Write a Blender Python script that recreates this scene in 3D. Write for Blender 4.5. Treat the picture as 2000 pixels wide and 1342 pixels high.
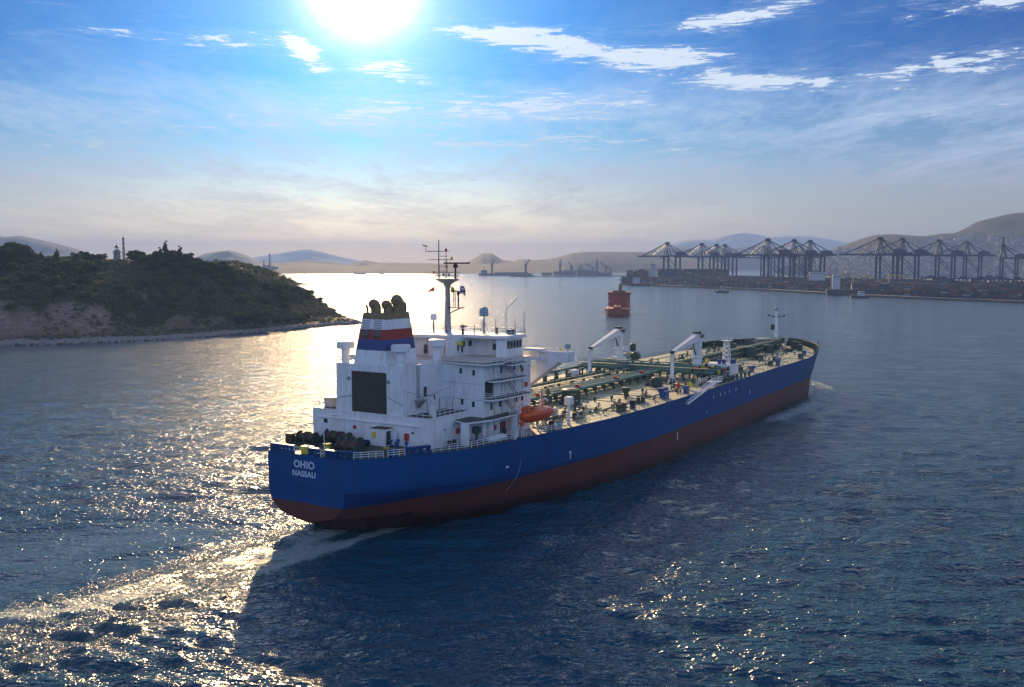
import bpy, math, random
import numpy as np
from mathutils import Vector, Matrix
R = math.radians
for o in list(bpy.data.objects): bpy.data.objects.remove(o)
SC = bpy.context.scene
COL = SC.collection

# ------------------------------------------------------------------ camera
cd = bpy.data.cameras.new('camera'); cam = bpy.data.objects.new('camera', cd); COL.objects.link(cam)
CAMH = 47.1
cam.location = (0, 0, CAMH)
cam.rotation_euler = (R(90 - 4.574), 0, 0)
cd.sensor_width = 36.0; cd.lens = 36.0 * 1950 / 2000
cd.clip_start = 1.0; cd.clip_end = 60000
SC.camera = cam

# ------------------------------------------------------------------ world, sun, exposure
SUN_EL, SUN_AZ = R(15.3), R(-8.3)          # azimuth measured from +Y towards +X
W = bpy.data.worlds.new("World"); SC.world = W; W.use_nodes = True
nt = W.node_tree; nt.nodes.clear()
def N(t, k, **kw):
    n = t.nodes.new(k)
    for a, v in kw.items(): setattr(n, a, v)
    return n
def L(t, a, b): t.links.new(a, b)
def setin(n, **kw):
    for k, v in kw.items(): n.inputs[k.replace('_', ' ')].default_value = v
def math_(t, op, a, b=None, c=None, clamp=False):
    n = N(t, 'ShaderNodeMath', operation=op, use_clamp=clamp)
    for i, v in enumerate((a, b, c)):
        if v is None: continue
        if isinstance(v, (int, float)): n.inputs[i].default_value = v
        else: L(t, v, n.inputs[i])
    return n.outputs[0]
def mixc(t, fac, a, b, blend='MIX', clamp=False):
    n = N(t, 'ShaderNodeMix', data_type='RGBA', blend_type=blend)
    if isinstance(fac, (int, float)): n.inputs[0].default_value = fac
    else: L(t, fac, n.inputs[0])
    for i, v in ((6, a), (7, b)):
        if isinstance(v, (tuple, list)): n.inputs[i].default_value = (*v[:3], 1)
        else: L(t, v, n.inputs[i])
    n.clamp_result = clamp
    return n.outputs[2]
def ramp(t, fac, stops, interp='LINEAR'):
    n = N(t, 'ShaderNodeValToRGB'); cr = n.color_ramp; cr.interpolation = interp
    while len(cr.elements) < len(stops): cr.elements.new(0.5)
    for e, (p, c) in zip(cr.elements, stops):
        e.position = p
        e.color = (c, c, c, 1) if isinstance(c, (int, float)) else (*c[:3], 1)
    L(t, fac, n.inputs[0]); return n.outputs[0]
def noise(t, vec, scale, detail=4, rough=0.55, dist=0.0, dims='3D'):
    n = N(t, 'ShaderNodeTexNoise', noise_dimensions=dims)
    setin(n, Scale=scale, Detail=detail, Roughness=rough, Distortion=dist)
    if vec is not None: L(t, vec, n.inputs['Vector'])
    return n.outputs['Fac']
def mapping(t, vec, scale=(1, 1, 1), rot=(0, 0, 0), loc=(0, 0, 0)):
    n = N(t, 'ShaderNodeMapping'); setin(n, Scale=scale, Rotation=rot, Location=loc); L(t, vec, n.inputs[0]); return n.outputs[0]

SKY_STRENGTH = 0.10
sky = N(nt, 'ShaderNodeTexSky', sky_type='NISHITA')
sky.sun_disc = False; sky.sun_elevation = SUN_EL; sky.sun_rotation = SUN_AZ
sky.altitude = 50; sky.air_density = 1.0; sky.dust_density = 1.0; sky.ozone_density = 2.0
tc = N(nt, 'ShaderNodeTexCoord')
sep = N(nt, 'ShaderNodeSeparateXYZ'); L(nt, tc.outputs['Generated'], sep.inputs[0])
X_, Y_, Z_ = sep.outputs
zc = math_(nt, 'MAXIMUM', Z_, 0.0)
# saturated, polarised-looking blue higher up; milky towards the horizon
tint = ramp(nt, zc, [(0.0, (.42, .42, .48)), (0.06, (.26, .34, .48)), (0.12, (.03, .20, .46)), (0.18, (.0, .145, .47)), (0.27, (.0, .135, .46)), (0.42, (.10, .26, .56)), (1.0, (.12, .28, .62))])
base = mixc(nt, 1.0, sky.outputs[0], tint, 'MULTIPLY')
anti = ramp(nt, math_(nt, 'MULTIPLY_ADD', Y_, -.5, .5), [(.45, 0.0), (.8, 1.0)])      # unseen sky behind the camera, brightened blue to fill the ship's shaded faces
base = mixc(nt, anti, base, mixc(nt, 1.0, sky.outputs[0], (.62, .98, 1.75), 'MULTIPLY'))
# cloud layer: flat plane of cirrus seen in perspective (direction divided by its height)
zz = math_(nt, 'ADD', zc, 0.045)
cx = math_(nt, 'DIVIDE', X_, zz); cy = math_(nt, 'DIVIDE', Y_, zz)
comb = N(nt, 'ShaderNodeCombineXYZ'); L(nt, cx, comb.inputs[0]); L(nt, cy, comb.inputs[1])
cv = comb.outputs[0]
n1 = noise(nt, mapping(nt, cv, (1.0, .42, 1), (0, 0, R(24)), (3.1, 1.7, 0)), 1.25, 9, .62, .7)
n2 = noise(nt, mapping(nt, cv, (.5, .30, 1), (0, 0, R(-8)), (7.7, 2.2, 0)), .85, 5, .5, .2)
n3 = noise(nt, mapping(nt, cv, (3.4, 1.4, 1), (0, 0, R(30)), (0.4, 5.2, 0)), 2.6, 7, .7, .3)
cl = math_(nt, 'ADD', math_(nt, 'MULTIPLY', n1, .62), math_(nt, 'MULTIPLY', n2, .38))
cl = math_(nt, 'ADD', cl, math_(nt, 'MULTIPLY', math_(nt, 'SUBTRACT', n3, .5), .34))
el_gain = ramp(nt, zc, [(0.0, .30), (.045, .55), (.085, .85), (.135, .9), (.17, .40), (.20, .14), (.26, .08), (1, .25)])
th = ramp(nt, cl, [(.42, 0.0), (.58, .55), (.72, 1.0)])
veil = ramp(nt, zc, [(0.0, .0), (.05, .22), (.10, .30), (.145, .22), (.18, .0), (1, .0)])
fac = math_(nt, 'ADD', math_(nt, 'MULTIPLY', th, el_gain), veil, clamp=True)
# crisp wisps of cloud higher up, in their own parts of the sky
az = math_(nt, 'DIVIDE', X_, math_(nt, 'MAXIMUM', Y_, .05))
cb2 = N(nt, 'ShaderNodeCombineXYZ'); L(nt, az, cb2.inputs[0]); L(nt, math_(nt, 'MULTIPLY', zc, 2.6), cb2.inputs[1])
wv = cb2.outputs[0]
w1 = noise(nt, mapping(nt, wv, (13, 26, 1), (0, 0, R(10)), (2.35, 0.6, 0)), 1.0, 11, .68, .9)
w1b = noise(nt, mapping(nt, wv, (20, 88, 1), (0, 0, R(-16)), (5.3, 1.6, 0)), 1.0, 12, .78, .9)
front = math_(nt, 'GREATER_THAN', Y_, .05)
def blob(a0, z0, sa, sz, amp, tilt=0.0):
    da = math_(nt, 'SUBTRACT', az, a0); dz = math_(nt, 'SUBTRACT', math_(nt, 'SUBTRACT', zc, z0), math_(nt, 'MULTIPLY', da, tilt))
    q = math_(nt, 'ADD', math_(nt, 'POWER', math_(nt, 'ABSOLUTE', math_(nt, 'DIVIDE', da, sa)), 2.0), math_(nt, 'POWER', math_(nt, 'ABSOLUTE', math_(nt, 'DIVIDE', dz, sz)), 2.0))
    return math_(nt, 'MULTIPLY', math_(nt, 'EXPONENT', math_(nt, 'MULTIPLY', q, -1.0)), amp)
bl = None
for args in ((.03, .212, .12, .013, .46, -.12), (.13, .196, .12, .016, .42, -.10), (.215, .228, .09, .010, .42, .12), (-.205, .200, .030, .016, .46, -.5), (-.12, .185, .06, .016, .30, -.2), (.42, .176, .12, .014, .32, .06), (.24, .172, .16, .012, .36, -.08), (-.30, .206, .14, .016, .26, .03), (.48, .226, .12, .012, .28, .02), (.00, .150, .26, .020, .30, 0.0), (.05, .118, .22, .016, .27, -.02), (-.25, .135, .25, .016, .22, .03), (-.40, .110, .22, .012, .20, -.02), (.40, .135, .22, .014, .20, .03)):
    v_ = blob(*args); bl = v_ if bl is None else math_(nt, 'MAXIMUM', bl, v_)
ws = math_(nt, 'ADD', math_(nt, 'ADD', math_(nt, 'MULTIPLY', w1, .62), math_(nt, 'MULTIPLY', w1b, .88)), math_(nt, 'MULTIPLY', bl, .80))
w2 = ramp(nt, ws, [(.83, 0.0), (.97, .14), (1.10, .45), (1.36, .95)])
wisp = math_(nt, 'MULTIPLY', w2, front)
fac = math_(nt, 'MAXIMUM', fac, ramp(nt, zc, [(.262, 0.0), (.31, .75), (.45, .60), (.62, .10), (1.0, .05)]))  # pale band above the view, added to brighten what the water reflects
# glow around the sun
sd = Vector((math.sin(SUN_AZ) * math.cos(SUN_EL), math.cos(SUN_AZ) * math.cos(SUN_EL), math.sin(SUN_EL)))
dotn = N(nt, 'ShaderNodeVectorMath', operation='DOT_PRODUCT'); L(nt, tc.outputs['Generated'], dotn.inputs[0]); dotn.inputs[1].default_value = sd
ang = math_(nt, 'ARCCOSINE', math_(nt, 'MINIMUM', dotn.outputs['Value'], .999999))
g1 = math_(nt, 'EXPONENT', math_(nt, 'MULTIPLY', math_(nt, 'POWER', math_(nt, 'DIVIDE', ang, .037), 2.0), -1.0))
g1 = math_(nt, 'ADD', g1, math_(nt, 'MULTIPLY', math_(nt, 'EXPONENT', math_(nt, 'MULTIPLY', math_(nt, 'DIVIDE', ang, .045), -1.0)), .25))
g2 = math_(nt, 'EXPONENT', math_(nt, 'MULTIPLY', math_(nt, 'DIVIDE', ang, .10), -1.0))
cloudcol = ramp(nt, zc, [(0.0, (3.9, 3.2, 2.7)), (.04, (3.5, 3.1, 2.95)), (.10, (3.7, 4.6, 6.2)), (.17, (5.0, 6.2, 8.0)), (.25, (5.4, 6.2, 7.6)), (.31, (9.4, 9.3, 9.6)), (.45, (7.0, 7.2, 7.8)), (1, (2.6, 3.2, 4.2))])
skyc = mixc(nt, fac, base, cloudcol)
skyc = mixc(nt, math_(nt, 'MULTIPLY', wisp, ramp(nt, zc, [(.08, .45), (.17, 1.0)])), skyc, ramp(nt, zc, [(.08, (4.6, 5.0, 6.0)), (.16, (5.6, 6.4, 7.4)), (.3, (5.8, 6.6, 7.6))]))
glow = N(nt, 'ShaderNodeVectorMath', operation='SCALE'); glow.inputs[0].default_value = (30, 28, 24); L(nt, g1, glow.inputs['Scale'])
glow2 = N(nt, 'ShaderNodeVectorMath', operation='SCALE'); glow2.inputs[0].default_value = (3.4, 3.6, 3.8); L(nt, g2, glow2.inputs['Scale'])
ad = N(nt, 'ShaderNodeVectorMath', operation='ADD'); L(nt, skyc, ad.inputs[0]); L(nt, glow.outputs[0], ad.inputs[1])
ad2 = N(nt, 'ShaderNodeVectorMath', operation='ADD'); L(nt, ad.outputs[0], ad2.inputs[0]); L(nt, glow2.outputs[0], ad2.inputs[1])
g3 = math_(nt, 'MULTIPLY', math_(nt, 'EXPONENT', math_(nt, 'MULTIPLY', math_(nt, 'DIVIDE', ang, .50), -1.0)), ramp(nt, zc, [(.262, 0.0), (.32, 1.0), (.50, .5), (.7, .1)]))  # extra aureole, kept above the view, added to lighten the sea near the sun
glow3 = N(nt, 'ShaderNodeVectorMath', operation='SCALE'); glow3.inputs[0].default_value = (7.5, 7.2, 7.0); L(nt, g3, glow3.inputs['Scale'])
ad3 = N(nt, 'ShaderNodeVectorMath', operation='ADD'); L(nt, ad2.outputs[0], ad3.inputs[0]); L(nt, glow3.outputs[0], ad3.inputs[1])
az_ = math_(nt, 'DIVIDE', X_, math_(nt, 'MAXIMUM', Y_, .05))      # warm dusty light low in the sky under the sun
pk_ = math_(nt, 'MULTIPLY', math_(nt, 'EXPONENT', math_(nt, 'DIVIDE', math_(nt, 'ABSOLUTE', math_(nt, 'ADD', az_, .18)), -.42)), math_(nt, 'EXPONENT', math_(nt, 'DIVIDE', zc, -.055)))
glow4 = N(nt, 'ShaderNodeVectorMath', operation='SCALE'); glow4.inputs[0].default_value = (2.2, 1.2, .4); L(nt, pk_, glow4.inputs['Scale'])
ad4 = N(nt, 'ShaderNodeVectorMath', operation='ADD'); L(nt, ad3.outputs[0], ad4.inputs[0]); L(nt, glow4.outputs[0], ad4.inputs[1])
bg = N(nt, 'ShaderNodeBackground'); L(nt, ad4.outputs[0], bg.inputs[0]); bg.inputs[1].default_value = SKY_STRENGTH
wo = N(nt, 'ShaderNodeOutputWorld'); L(nt, bg.outputs[0], wo.inputs[0])

sl = bpy.data.lights.new('sun', 'SUN'); sl.energy = 4.8; sl.angle = R(1.3); sl.color = (1.0, .69, .345)
so = bpy.data.objects.new('sun', sl); COL.objects.link(so)
so.rotation_euler = (-sd).to_track_quat('-Z', 'Y').to_euler()

SC.view_settings.view_transform = 'Standard'; SC.view_settings.look = 'None'
SC.view_settings.exposure = 0.48; SC.view_settings.gamma = 1.0
SC.render.engine = 'CYCLES'
SC.cycles.max_bounces = 6; SC.cycles.glossy_bounces = 3; SC.cycles.transmission_bounces = 3; SC.cycles.volume_bounces = 0
SC.cycles.caustics_reflective = False; SC.cycles.caustics_refractive = False
SC.cycles.sample_clamp_direct = 40; SC.cycles.sample_clamp_indirect = 2
SC.cycles.use_denoising = True
SC.cycles.denoiser = 'OPENIMAGEDENOISE'

# ------------------------------------------------------------------ helpers
def tag(o, label=None, cat=None, group=None, kind=None):
    if label: o['label'] = label
    if cat: o['category'] = cat
    if group: o['group'] = group
    if kind: o['kind'] = kind
    return o
def empty(name, loc=(0, 0, 0), rz=0.0, **kw):
    o = bpy.data.objects.new(name, None); COL.objects.link(o); o.location = loc; o.rotation_euler = (0, 0, rz)
    return tag(o, **kw)

def mat(name, col, rough=.5, metal=0.0, var=.12, scale=1.0, spec=.5, bump=0.0, bscale=8.0, dirt=None, dirtamt=0.0, streak=False, alpha=None):
    m = bpy.data.materials.new(name); m.use_nodes = True; t = m.node_tree
    p = t.nodes['Principled BSDF']
    c = N(t, 'ShaderNodeTexCoord').outputs['Object']
    n = noise(t, c, scale, 5, .6)
    lo = tuple(x * (1 - var) for x in col); hi = tuple(min(1, x * (1 + var)) for x in col)
    out = mixc(t, ramp(t, n, [(.3, 0.0), (.7, 1.0)]), lo, hi)
    if dirt:
        v = mapping(t, c, (1, 1, .18) if streak else (1, 1, 1))
        d = ramp(t, noise(t, v, scale * 2.2, 6, .65), [(.50, 0.0), (.72, 1.0)])
        out = mixc(t, math_(t, 'MULTIPLY', d, dirtamt), out, dirt)
    L(t, out, p.inputs['Base Color'])
    p.inputs['Roughness'].default_value = rough; p.inputs['Metallic'].default_value = metal
    p.inputs['Specular IOR Level'].default_value = spec
    if bump:
        b = N(t, 'ShaderNodeBump'); b.inputs['Strength'].default_value = bump; b.inputs['Distance'].default_value = .05
        L(t, noise(t, c, bscale, 4), b.inputs['Height']); L(t, b.outputs[0], p.inputs['Normal'])
    return m
M = {}
def hull_mat(name, col, plate, seam, scuff, amt, rust=.0):
    m = bpy.data.materials.new(name); m.use_nodes = True; t = m.node_tree; p = t.nodes['Principled BSDF']
    oc = N(t, 'ShaderNodeTexCoord').outputs['Object']; sp = N(t, 'ShaderNodeSeparateXYZ'); L(t, oc, sp.inputs[0])
    cb = N(t, 'ShaderNodeCombineXYZ'); L(t, math_(t, 'ADD', sp.outputs[0], sp.outputs[1]), cb.inputs[0]); L(t, sp.outputs[2], cb.inputs[1])
    br = N(t, 'ShaderNodeTexBrick'); L(t, cb.outputs[0], br.inputs[0]); br.inputs['Scale'].default_value = 1.0; br.inputs['Brick Width'].default_value = 9.0; br.inputs['Row Height'].default_value = 2.35
    br.inputs['Mortar Size'].default_value = .045; br.inputs['Mortar Smooth'].default_value = .6; br.inputs['Color1'].default_value = (*[c * .93 for c in col], 1); br.inputs['Color2'].default_value = (*[c * 1.08 for c in col], 1); br.inputs['Mortar'].default_value = (*seam, 1)
    out = br.outputs[0]
    v = mapping(t, oc, (1, 1, .10)); d = ramp(t, noise(t, v, .55, 8, .7), [(.50, 0.0), (.68, 1.0)]); out = mixc(t, math_(t, 'MULTIPLY', d, amt), out, scuff)
    v2 = mapping(t, oc, (.10, .10, 1.4)); d2 = ramp(t, noise(t, v2, .9, 7, .7), [(.60, 0.0), (.70, 1.0)]); out = mixc(t, math_(t, 'MULTIPLY', d2, amt * .8), out, tuple(c * 1.5 for c in scuff))
    if rust:
        r1 = ramp(t, noise(t, mapping(t, oc, (1, 1, .05)), 1.3, 8, .75), [(.60, 0.0), (.72, 1.0)]); out = mixc(t, math_(t, 'MULTIPLY', r1, rust), out, (.09, .04, .02))
    if rust > .2:      # wet, weed-stained strip above the water
        out = mixc(t, ramp(t, math_(t, 'ADD', math_(t, 'DIVIDE', sp.outputs[2], 8.0), math_(t, 'MULTIPLY', noise(t, oc, .25, 5), .25)), [(.20, .85), (.55, 0.0)]), out, (.022, .014, .012))
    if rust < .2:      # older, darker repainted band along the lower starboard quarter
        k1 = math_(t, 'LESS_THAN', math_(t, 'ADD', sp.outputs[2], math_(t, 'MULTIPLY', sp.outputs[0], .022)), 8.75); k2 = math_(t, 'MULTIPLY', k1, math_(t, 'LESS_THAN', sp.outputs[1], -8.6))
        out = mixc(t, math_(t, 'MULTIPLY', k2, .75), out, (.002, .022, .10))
    L(t, out, p.inputs['Base Color']); p.inputs['Roughness'].default_value = .42; p.inputs['Specular IOR Level'].default_value = .22
    bb = N(t, 'ShaderNodeBump'); bb.inputs['Strength'].default_value = .5; bb.inputs['Distance'].default_value = .05
    L(t, math_(t, 'ADD', math_(t, 'MULTIPLY', noise(t, oc, .45, 3), 1.0), math_(t, 'MULTIPLY', br.outputs['Fac'], -.5)), bb.inputs['Height']); L(t, bb.outputs[0], p.inputs['Normal'])
    return m
M['hull_blue'] = hull_mat('hull_blue', (.0, .060, .205), 9, (.0, .042, .145), (.008, .05, .13), .65, .19)
M['hull_red'] = hull_mat('hull_red', (.125, .038, .030), 9, (.12, .04, .03), (.07, .04, .03), .75, .5)
M['white'] = mat('white_paint', (.76, .78, .80), .45, var=.07, scale=.5, dirt=(.40, .32, .24), dirtamt=.5, streak=True)
M['white2'] = mat('white_fitting', (.78, .79, .80), .45, var=.05, scale=.8)
M['cream'] = mat('cream_paint', (.58, .50, .40), .5, var=.1, scale=.6)
M['deck'] = mat('deck_paint', (.48, .44, .25), .55, var=.13, scale=.11, dirt=(.16, .25, .19), dirtamt=.9)
M['decktrim'] = mat('deck_seam', (.38, .36, .18), .6)
M['greendeck'] = mat('poop_deck_paint', (.045, .065, .045), .6, var=.3, scale=.5)
M['green'] = mat('green_pipe', (.03, .11, .08), .6, var=.25, scale=.6, dirt=(.12, .10, .06), dirtamt=.35)
M['green_l'] = mat('green_pipe_light', (.09, .23, .175), .5, var=.2, scale=.5)
M['dgreen'] = mat('dark_green_machinery', (.022, .055, .042), .5, var=.3, scale=1.0)
M['brown'] = mat('rusty_machinery', (.06, .045, .03), .6, var=.4, scale=1.2)
M['grille'] = mat('grille_metal', (.035, .028, .026), .7, var=.2, scale=2)
M['grille_slat'] = mat('grille_slat', (.085, .075, .065), .6, var=.3, scale=1)
M['glass'] = mat('window_glass', (.015, .02, .022), .12, var=.1, spec=.8)
M['orange'] = mat('lifeboat_orange', (.72, .085, .012), .4, var=.08, scale=1.0)
M['red'] = mat('red_paint', (.45, .03, .02), .45)
M['stripe_red'] = mat('funnel_red', (.30, .022, .018), .45)
M['stripe_blue'] = mat('funnel_blue', (.012, .05, .20), .4)
M['soot'] = mat('sooty_brown', (.24, .175, .085), .7, var=.4, scale=1.5)
M['blue'] = mat('blue_paint', (.012, .07, .25), .45)
M['navy'] = mat('dark_blue_cover', (.008, .015, .06), .7)
M['yellow'] = mat('yellow_paint', (.65, .52, .03), .45)
M['grey'] = mat('grey_steel', (.30, .31, .33), .45, metal=.3)
M['dark'] = mat('dark_steel', (.03, .03, .032), .5)
M['text'] = mat('name_lettering', (.52, .60, .72), .5, var=.08, scale=4)
M['stbd_dome'] = mat('radome_blue', (.22, .34, .42), .4)
M['teal'] = mat('teal_paint', (.03, .30, .36), .45)
M['skin'] = mat('skin', (.45, .26, .18), .6)
M['overall'] = mat('grey_overall', (.34, .35, .38), .8)
M['cloth'] = mat('white_tarpaulin', (.75, .75, .78), .8, bump=.5, bscale=2)
M['wood'] = mat('grating_wood', (.20, .13, .09), .7)

class MB:
    """collects geometry; s=True means coordinates are (forward, starboard, up)"""
    def __init__(self, s=False): self.v = []; self.f = []; self.m = []; self.s = s; self.cur = 0
    def add(self, vs, fs):
        b = len(self.v); self.v.extend([tuple(map(float, p)) for p in vs])
        self.f.extend([tuple(b + i for i in f) for f in fs]); self.m.extend([self.cur] * len(fs)); return self
    def hexa(self, p):   # 8 points: bottom 4 ccw, top 4 ccw
        return self.add(p, [(3, 2, 1, 0), (4, 5, 6, 7), (0, 1, 5, 4), (1, 2, 6, 5), (2, 3, 7, 6), (3, 0, 4, 7)])
    def box(self, x0, x1, y0, y1, z0, z1, e=0.0):
        x0, x1 = min(x0, x1), max(x0, x1); y0, y1 = min(y0, y1), max(y0, y1); z0, z1 = min(z0, z1), max(z0, z1)
        return self.hexa([(x0, y0, z0), (x1, y0, z0), (x1, y1, z0), (x0, y1, z0), (x0, y0, z1), (x1, y0, z1), (x1, y1, z1), (x0, y1, z1)])
    def prism(self, poly, z0, z1):
        n = len(poly)
        a = sum(poly[i][0] * poly[(i + 1) % n][1] - poly[(i + 1) % n][0] * poly[i][1] for i in range(n))
        if a < 0: poly = poly[::-1]
        vs = [(p[0], p[1], z0) for p in poly] + [(p[0], p[1], z1) for p in poly]
        fs = [tuple(range(n - 1, -1, -1)), tuple(range(n, 2 * n))] + [(i, (i + 1) % n, n + (i + 1) % n, n + i) for i in range(n)]
        return self.add(vs, fs)
    def xprism(self, poly, x0, x1):   # poly in (y, z), extruded along x
        n = len(poly)
        a = sum(poly[i][0] * poly[(i + 1) % n][1] - poly[(i + 1) % n][0] * poly[i][1] for i in range(n))
        if a < 0: poly = poly[::-1]
        vs = [(x0, p[0], p[1]) for p in poly] + [(x1, p[0], p[1]) for p in poly]
        fs = [tuple(range(n - 1, -1, -1)), tuple(range(n, 2 * n))] + [(i, (i + 1) % n, n + (i + 1) % n, n + i) for i in range(n)]
        return self.add(vs, fs)
    def yprism(self, poly, y0, y1):   # poly in (x, z)
        b = MB(); b.xprism(poly, y0, y1); return self.add([(v[1], v[0], v[2]) for v in b.v], [f[::-1] for f in b.f])
    def tube(self, p, q, r, r2=None, n=8):
        p = Vector(p); q = Vector(q); r2 = r if r2 is None else r2
        d = (q - p)
        if d.length < 1e-6: return self
        d.normalize(); u = d.orthogonal().normalized(); w = d.cross(u)
        vs = []
        for c, rr in ((p, r), (q, r2)):
            for i in range(n):
                a = 2 * math.pi * (i + .5) / n; vs.append(c + u * (rr * math.cos(a)) + w * (rr * math.sin(a)))
        fs = [(i, (i + 1) % n, n + (i + 1) % n, n + i) for i in range(n)] + [tuple(range(n - 1, -1, -1)), tuple(range(n, 2 * n))]
        return self.add(vs, fs)
    def path(self, pts, r, n=6):
        for a, b in zip(pts, pts[1:]): self.tube(a, b, r, n=n)
        return self
    def lathe(self, c, prof, n=16, axis='z'):   # prof: (radius, height)
        vs = []; k = len(prof)
        for r, h in prof:
            for i in range(n):
                a = 2 * math.pi * i / n; x, y = r * math.cos(a), r * math.sin(a)
                if axis == 'z': vs.append((c[0] + x, c[1] + y, c[2] + h))
                elif axis == 'x': vs.append((c[0] + h, c[1] + x, c[2] + y))
                else: vs.append((c[0] + y, c[1] + h, c[2] + x))
        fs = [(j * n + i, j * n + (i + 1) % n, (j + 1) * n + (i + 1) % n, (j + 1) * n + i) for j in range(k - 1) for i in range(n)]
        fs += [tuple(range(n - 1, -1, -1)), tuple(range((k - 1) * n, k * n))]
        return self.add(vs, fs)
    def ball(self, c, r, n=12, sz=1.0):
        k = 7; prof = [(max(.02 * r, r * math.sin(math.pi * j / k)), -r * sz * math.cos(math.pi * j / k)) for j in range(k + 1)]
        return self.lathe(c, prof, n)
    def rail(self, pts, h=1.1, sp=2.2, r=.045, bars=2):
        for a, b in zip(pts, pts[1:]):
            a = Vector(a); b = Vector(b); n = max(1, round((b - a).length / sp))
            for i in range(n + 1):
                p = a.lerp(b, i / n); self.tube(p, p + Vector((0, 0, h)), r, n=4)
            for k in range(bars): 
                z = Vector((0, 0, h * (k + 1) / bars)); self.tube(a + z, b + z, r, n=4)
        return self
    def truss(self, a, b, w0, w1, seg, r, n=4):   # square lattice mast
        a = Vector(a); b = Vector(b); d = (b - a).normalized(); u = d.orthogonal().normalized(); w = d.cross(u)
        prev = None
        for i in range(seg + 1):
            t = i / seg; c = a.lerp(b, t); ww = w0 + (w1 - w0) * t
            cs = [c + (u * sx + w * sy) * ww / 2 for sx, sy in ((1, 1), (-1, 1), (-1, -1), (1, -1))]
            for k in range(4): self.tube(cs[k], cs[(k + 1) % 4], r * .7, n=n)
            if prev:
                for k in range(4):
                    self.tube(prev[k], cs[k], r, n=n); self.tube(prev[k], cs[(k + 1) % 4], r * .6, n=n)
            prev = cs
        return self
    def build(self, name, mats, parent=None, smooth=False, label=None):
        v = self.v; f = self.f
        if self.s: v = [(p[0], -p[1], p[2]) for p in v]; f = [t[::-1] for t in f]
        me = bpy.data.meshes.new(name); me.from_pydata(v, [], f)
        if not isinstance(mats, (list, tuple)): mats = [mats]
        for m in mats: me.materials.append(m)
        if len(mats) > 1: me.polygons.foreach_set('material_index', self.m)
        if smooth: me.polygons.foreach_set('use_smooth', [True] * len(f))
        me.update()
        if smooth: me.set_sharp_from_angle(angle=R(38))
        o = bpy.data.objects.new(name, me); COL.objects.link(o)
        if parent: o.parent = parent
        if label: o['label'] = label
        return o
def copy_tree(o, parent=None):
    c = o.copy(); COL.objects.link(c); c.parent = parent
    for ch in list(o.children): copy_tree(ch, c)
    return c

# ------------------------------------------------------------------ the sea
rng = np.random.RandomState(7)
SHIP = Vector((-35.34, 168.52, 0)); HEAD = R(32.055)      # heading measured from +Y towards +X
U = np.array([math.sin(HEAD), math.cos(HEAD)]); S = np.array([math.cos(HEAD), -math.sin(HEAD)])
def wcoords(x, y):       # world -> ship forward / starboard
    dx = x - SHIP.x; dy = y - SHIP.y
    return dx * U[0] + dy * U[1], dx * S[0] + dy * S[1]
NW = 60
lam = np.exp(np.linspace(math.log(1.7), math.log(30), NW)) * rng.uniform(.93, 1.07, NW)
dirs = R(-97) + rng.normal(0, .38, NW)
kk = 2 * np.pi / lam; ph = rng.uniform(0, 2 * np.pi, NW)
amp = .0125 * lam * np.where(lam < 7, 1.0, (7 / lam) ** 1.75) * rng.uniform(.6, 1.25, NW)
kx, ky = kk * np.cos(dirs), kk * np.sin(dirs)
def smooth(a, b, x): t = np.clip((x - a) / (b - a), 0, 1); return t * t * (3 - 2 * t)
def segdist(x, y, pts):
    best = np.full(x.shape, 1e9)
    for (ax, ay), (bx, by) in zip(pts, pts[1:]):
        dx, dy = bx - ax, by - ay; t = np.clip(((x - ax) * dx + (y - ay) * dy) / (dx * dx + dy * dy), 0, 1)
        best = np.minimum(best, np.hypot(x - ax - t * dx, y - ay - t * dy))
    return best
def axis(dense, fine, ratio, far, start=0.0):
    out = [start]; st = fine
    while out[-1] < far:
        if out[-1] - start > dense: st = max(fine, (out[-1]) * ratio)
        out.append(out[-1] + st)
    return out
xs = axis(75, .62, .0105, 26000); xs = np.array([-v for v in xs[:0:-1]] + xs)
ys = np.array([-4000, -1500, -500, -150, -40, 0, 25, 45, 60, 70] + axis(60, .62, .0070, 26000, 78.0)[0:])
GX, GY = np.meshgrid(xs, ys)
sxp = np.gradient(xs); syp = np.gradient(ys)
SPC = np.maximum(sxp[None, :] * .8, syp[:, None])
Zs = np.zeros_like(GX)
warp = 2.2 * np.sin(GX * .041 + 1.3 * np.sin(GY * .023)) + 1.7 * np.sin(GY * .057 + .5 * np.sin(GX * .031))
gust = .85 + .22 * np.sin(GX * .013 + .02 * GY + 1) * np.sin(GY * .017 + .6) 
fall = np.interp(np.hypot(GX, GY), [0, 230, 420, 900, 2500], [1, 1, .86, .62, .46])     # open water in the near channel, sheltered farther in
for i in range(NW):
    w = np.clip((lam[i] / SPC - 2.2) / 1.8, 0, 1)
    if not w.any(): continue
    p_ = kx[i] * (GX + warp) + ky[i] * (GY + .6 * warp) + ph[i]
    s_ = np.sin(p_)
    Zs += w * amp[i] * (s_ + .22 * np.cos(2 * p_))
Zs *= gust * fall
F_, St = wcoords(GX, GY)
ast = np.clip(-F_, 0, None)                       # metres astern
wakeW = 9 + ast * .16
inwake = np.exp(-(np.abs(St) / wakeW) ** 4) * smooth(6, -4, F_)
portslick = np.exp(-((St + 20 + ast * .25) / (16 + ast * .2)) ** 2) * smooth(20, -15, F_)
Zs *= 1 - .70 * np.clip(portslick, 0, 1)
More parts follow.
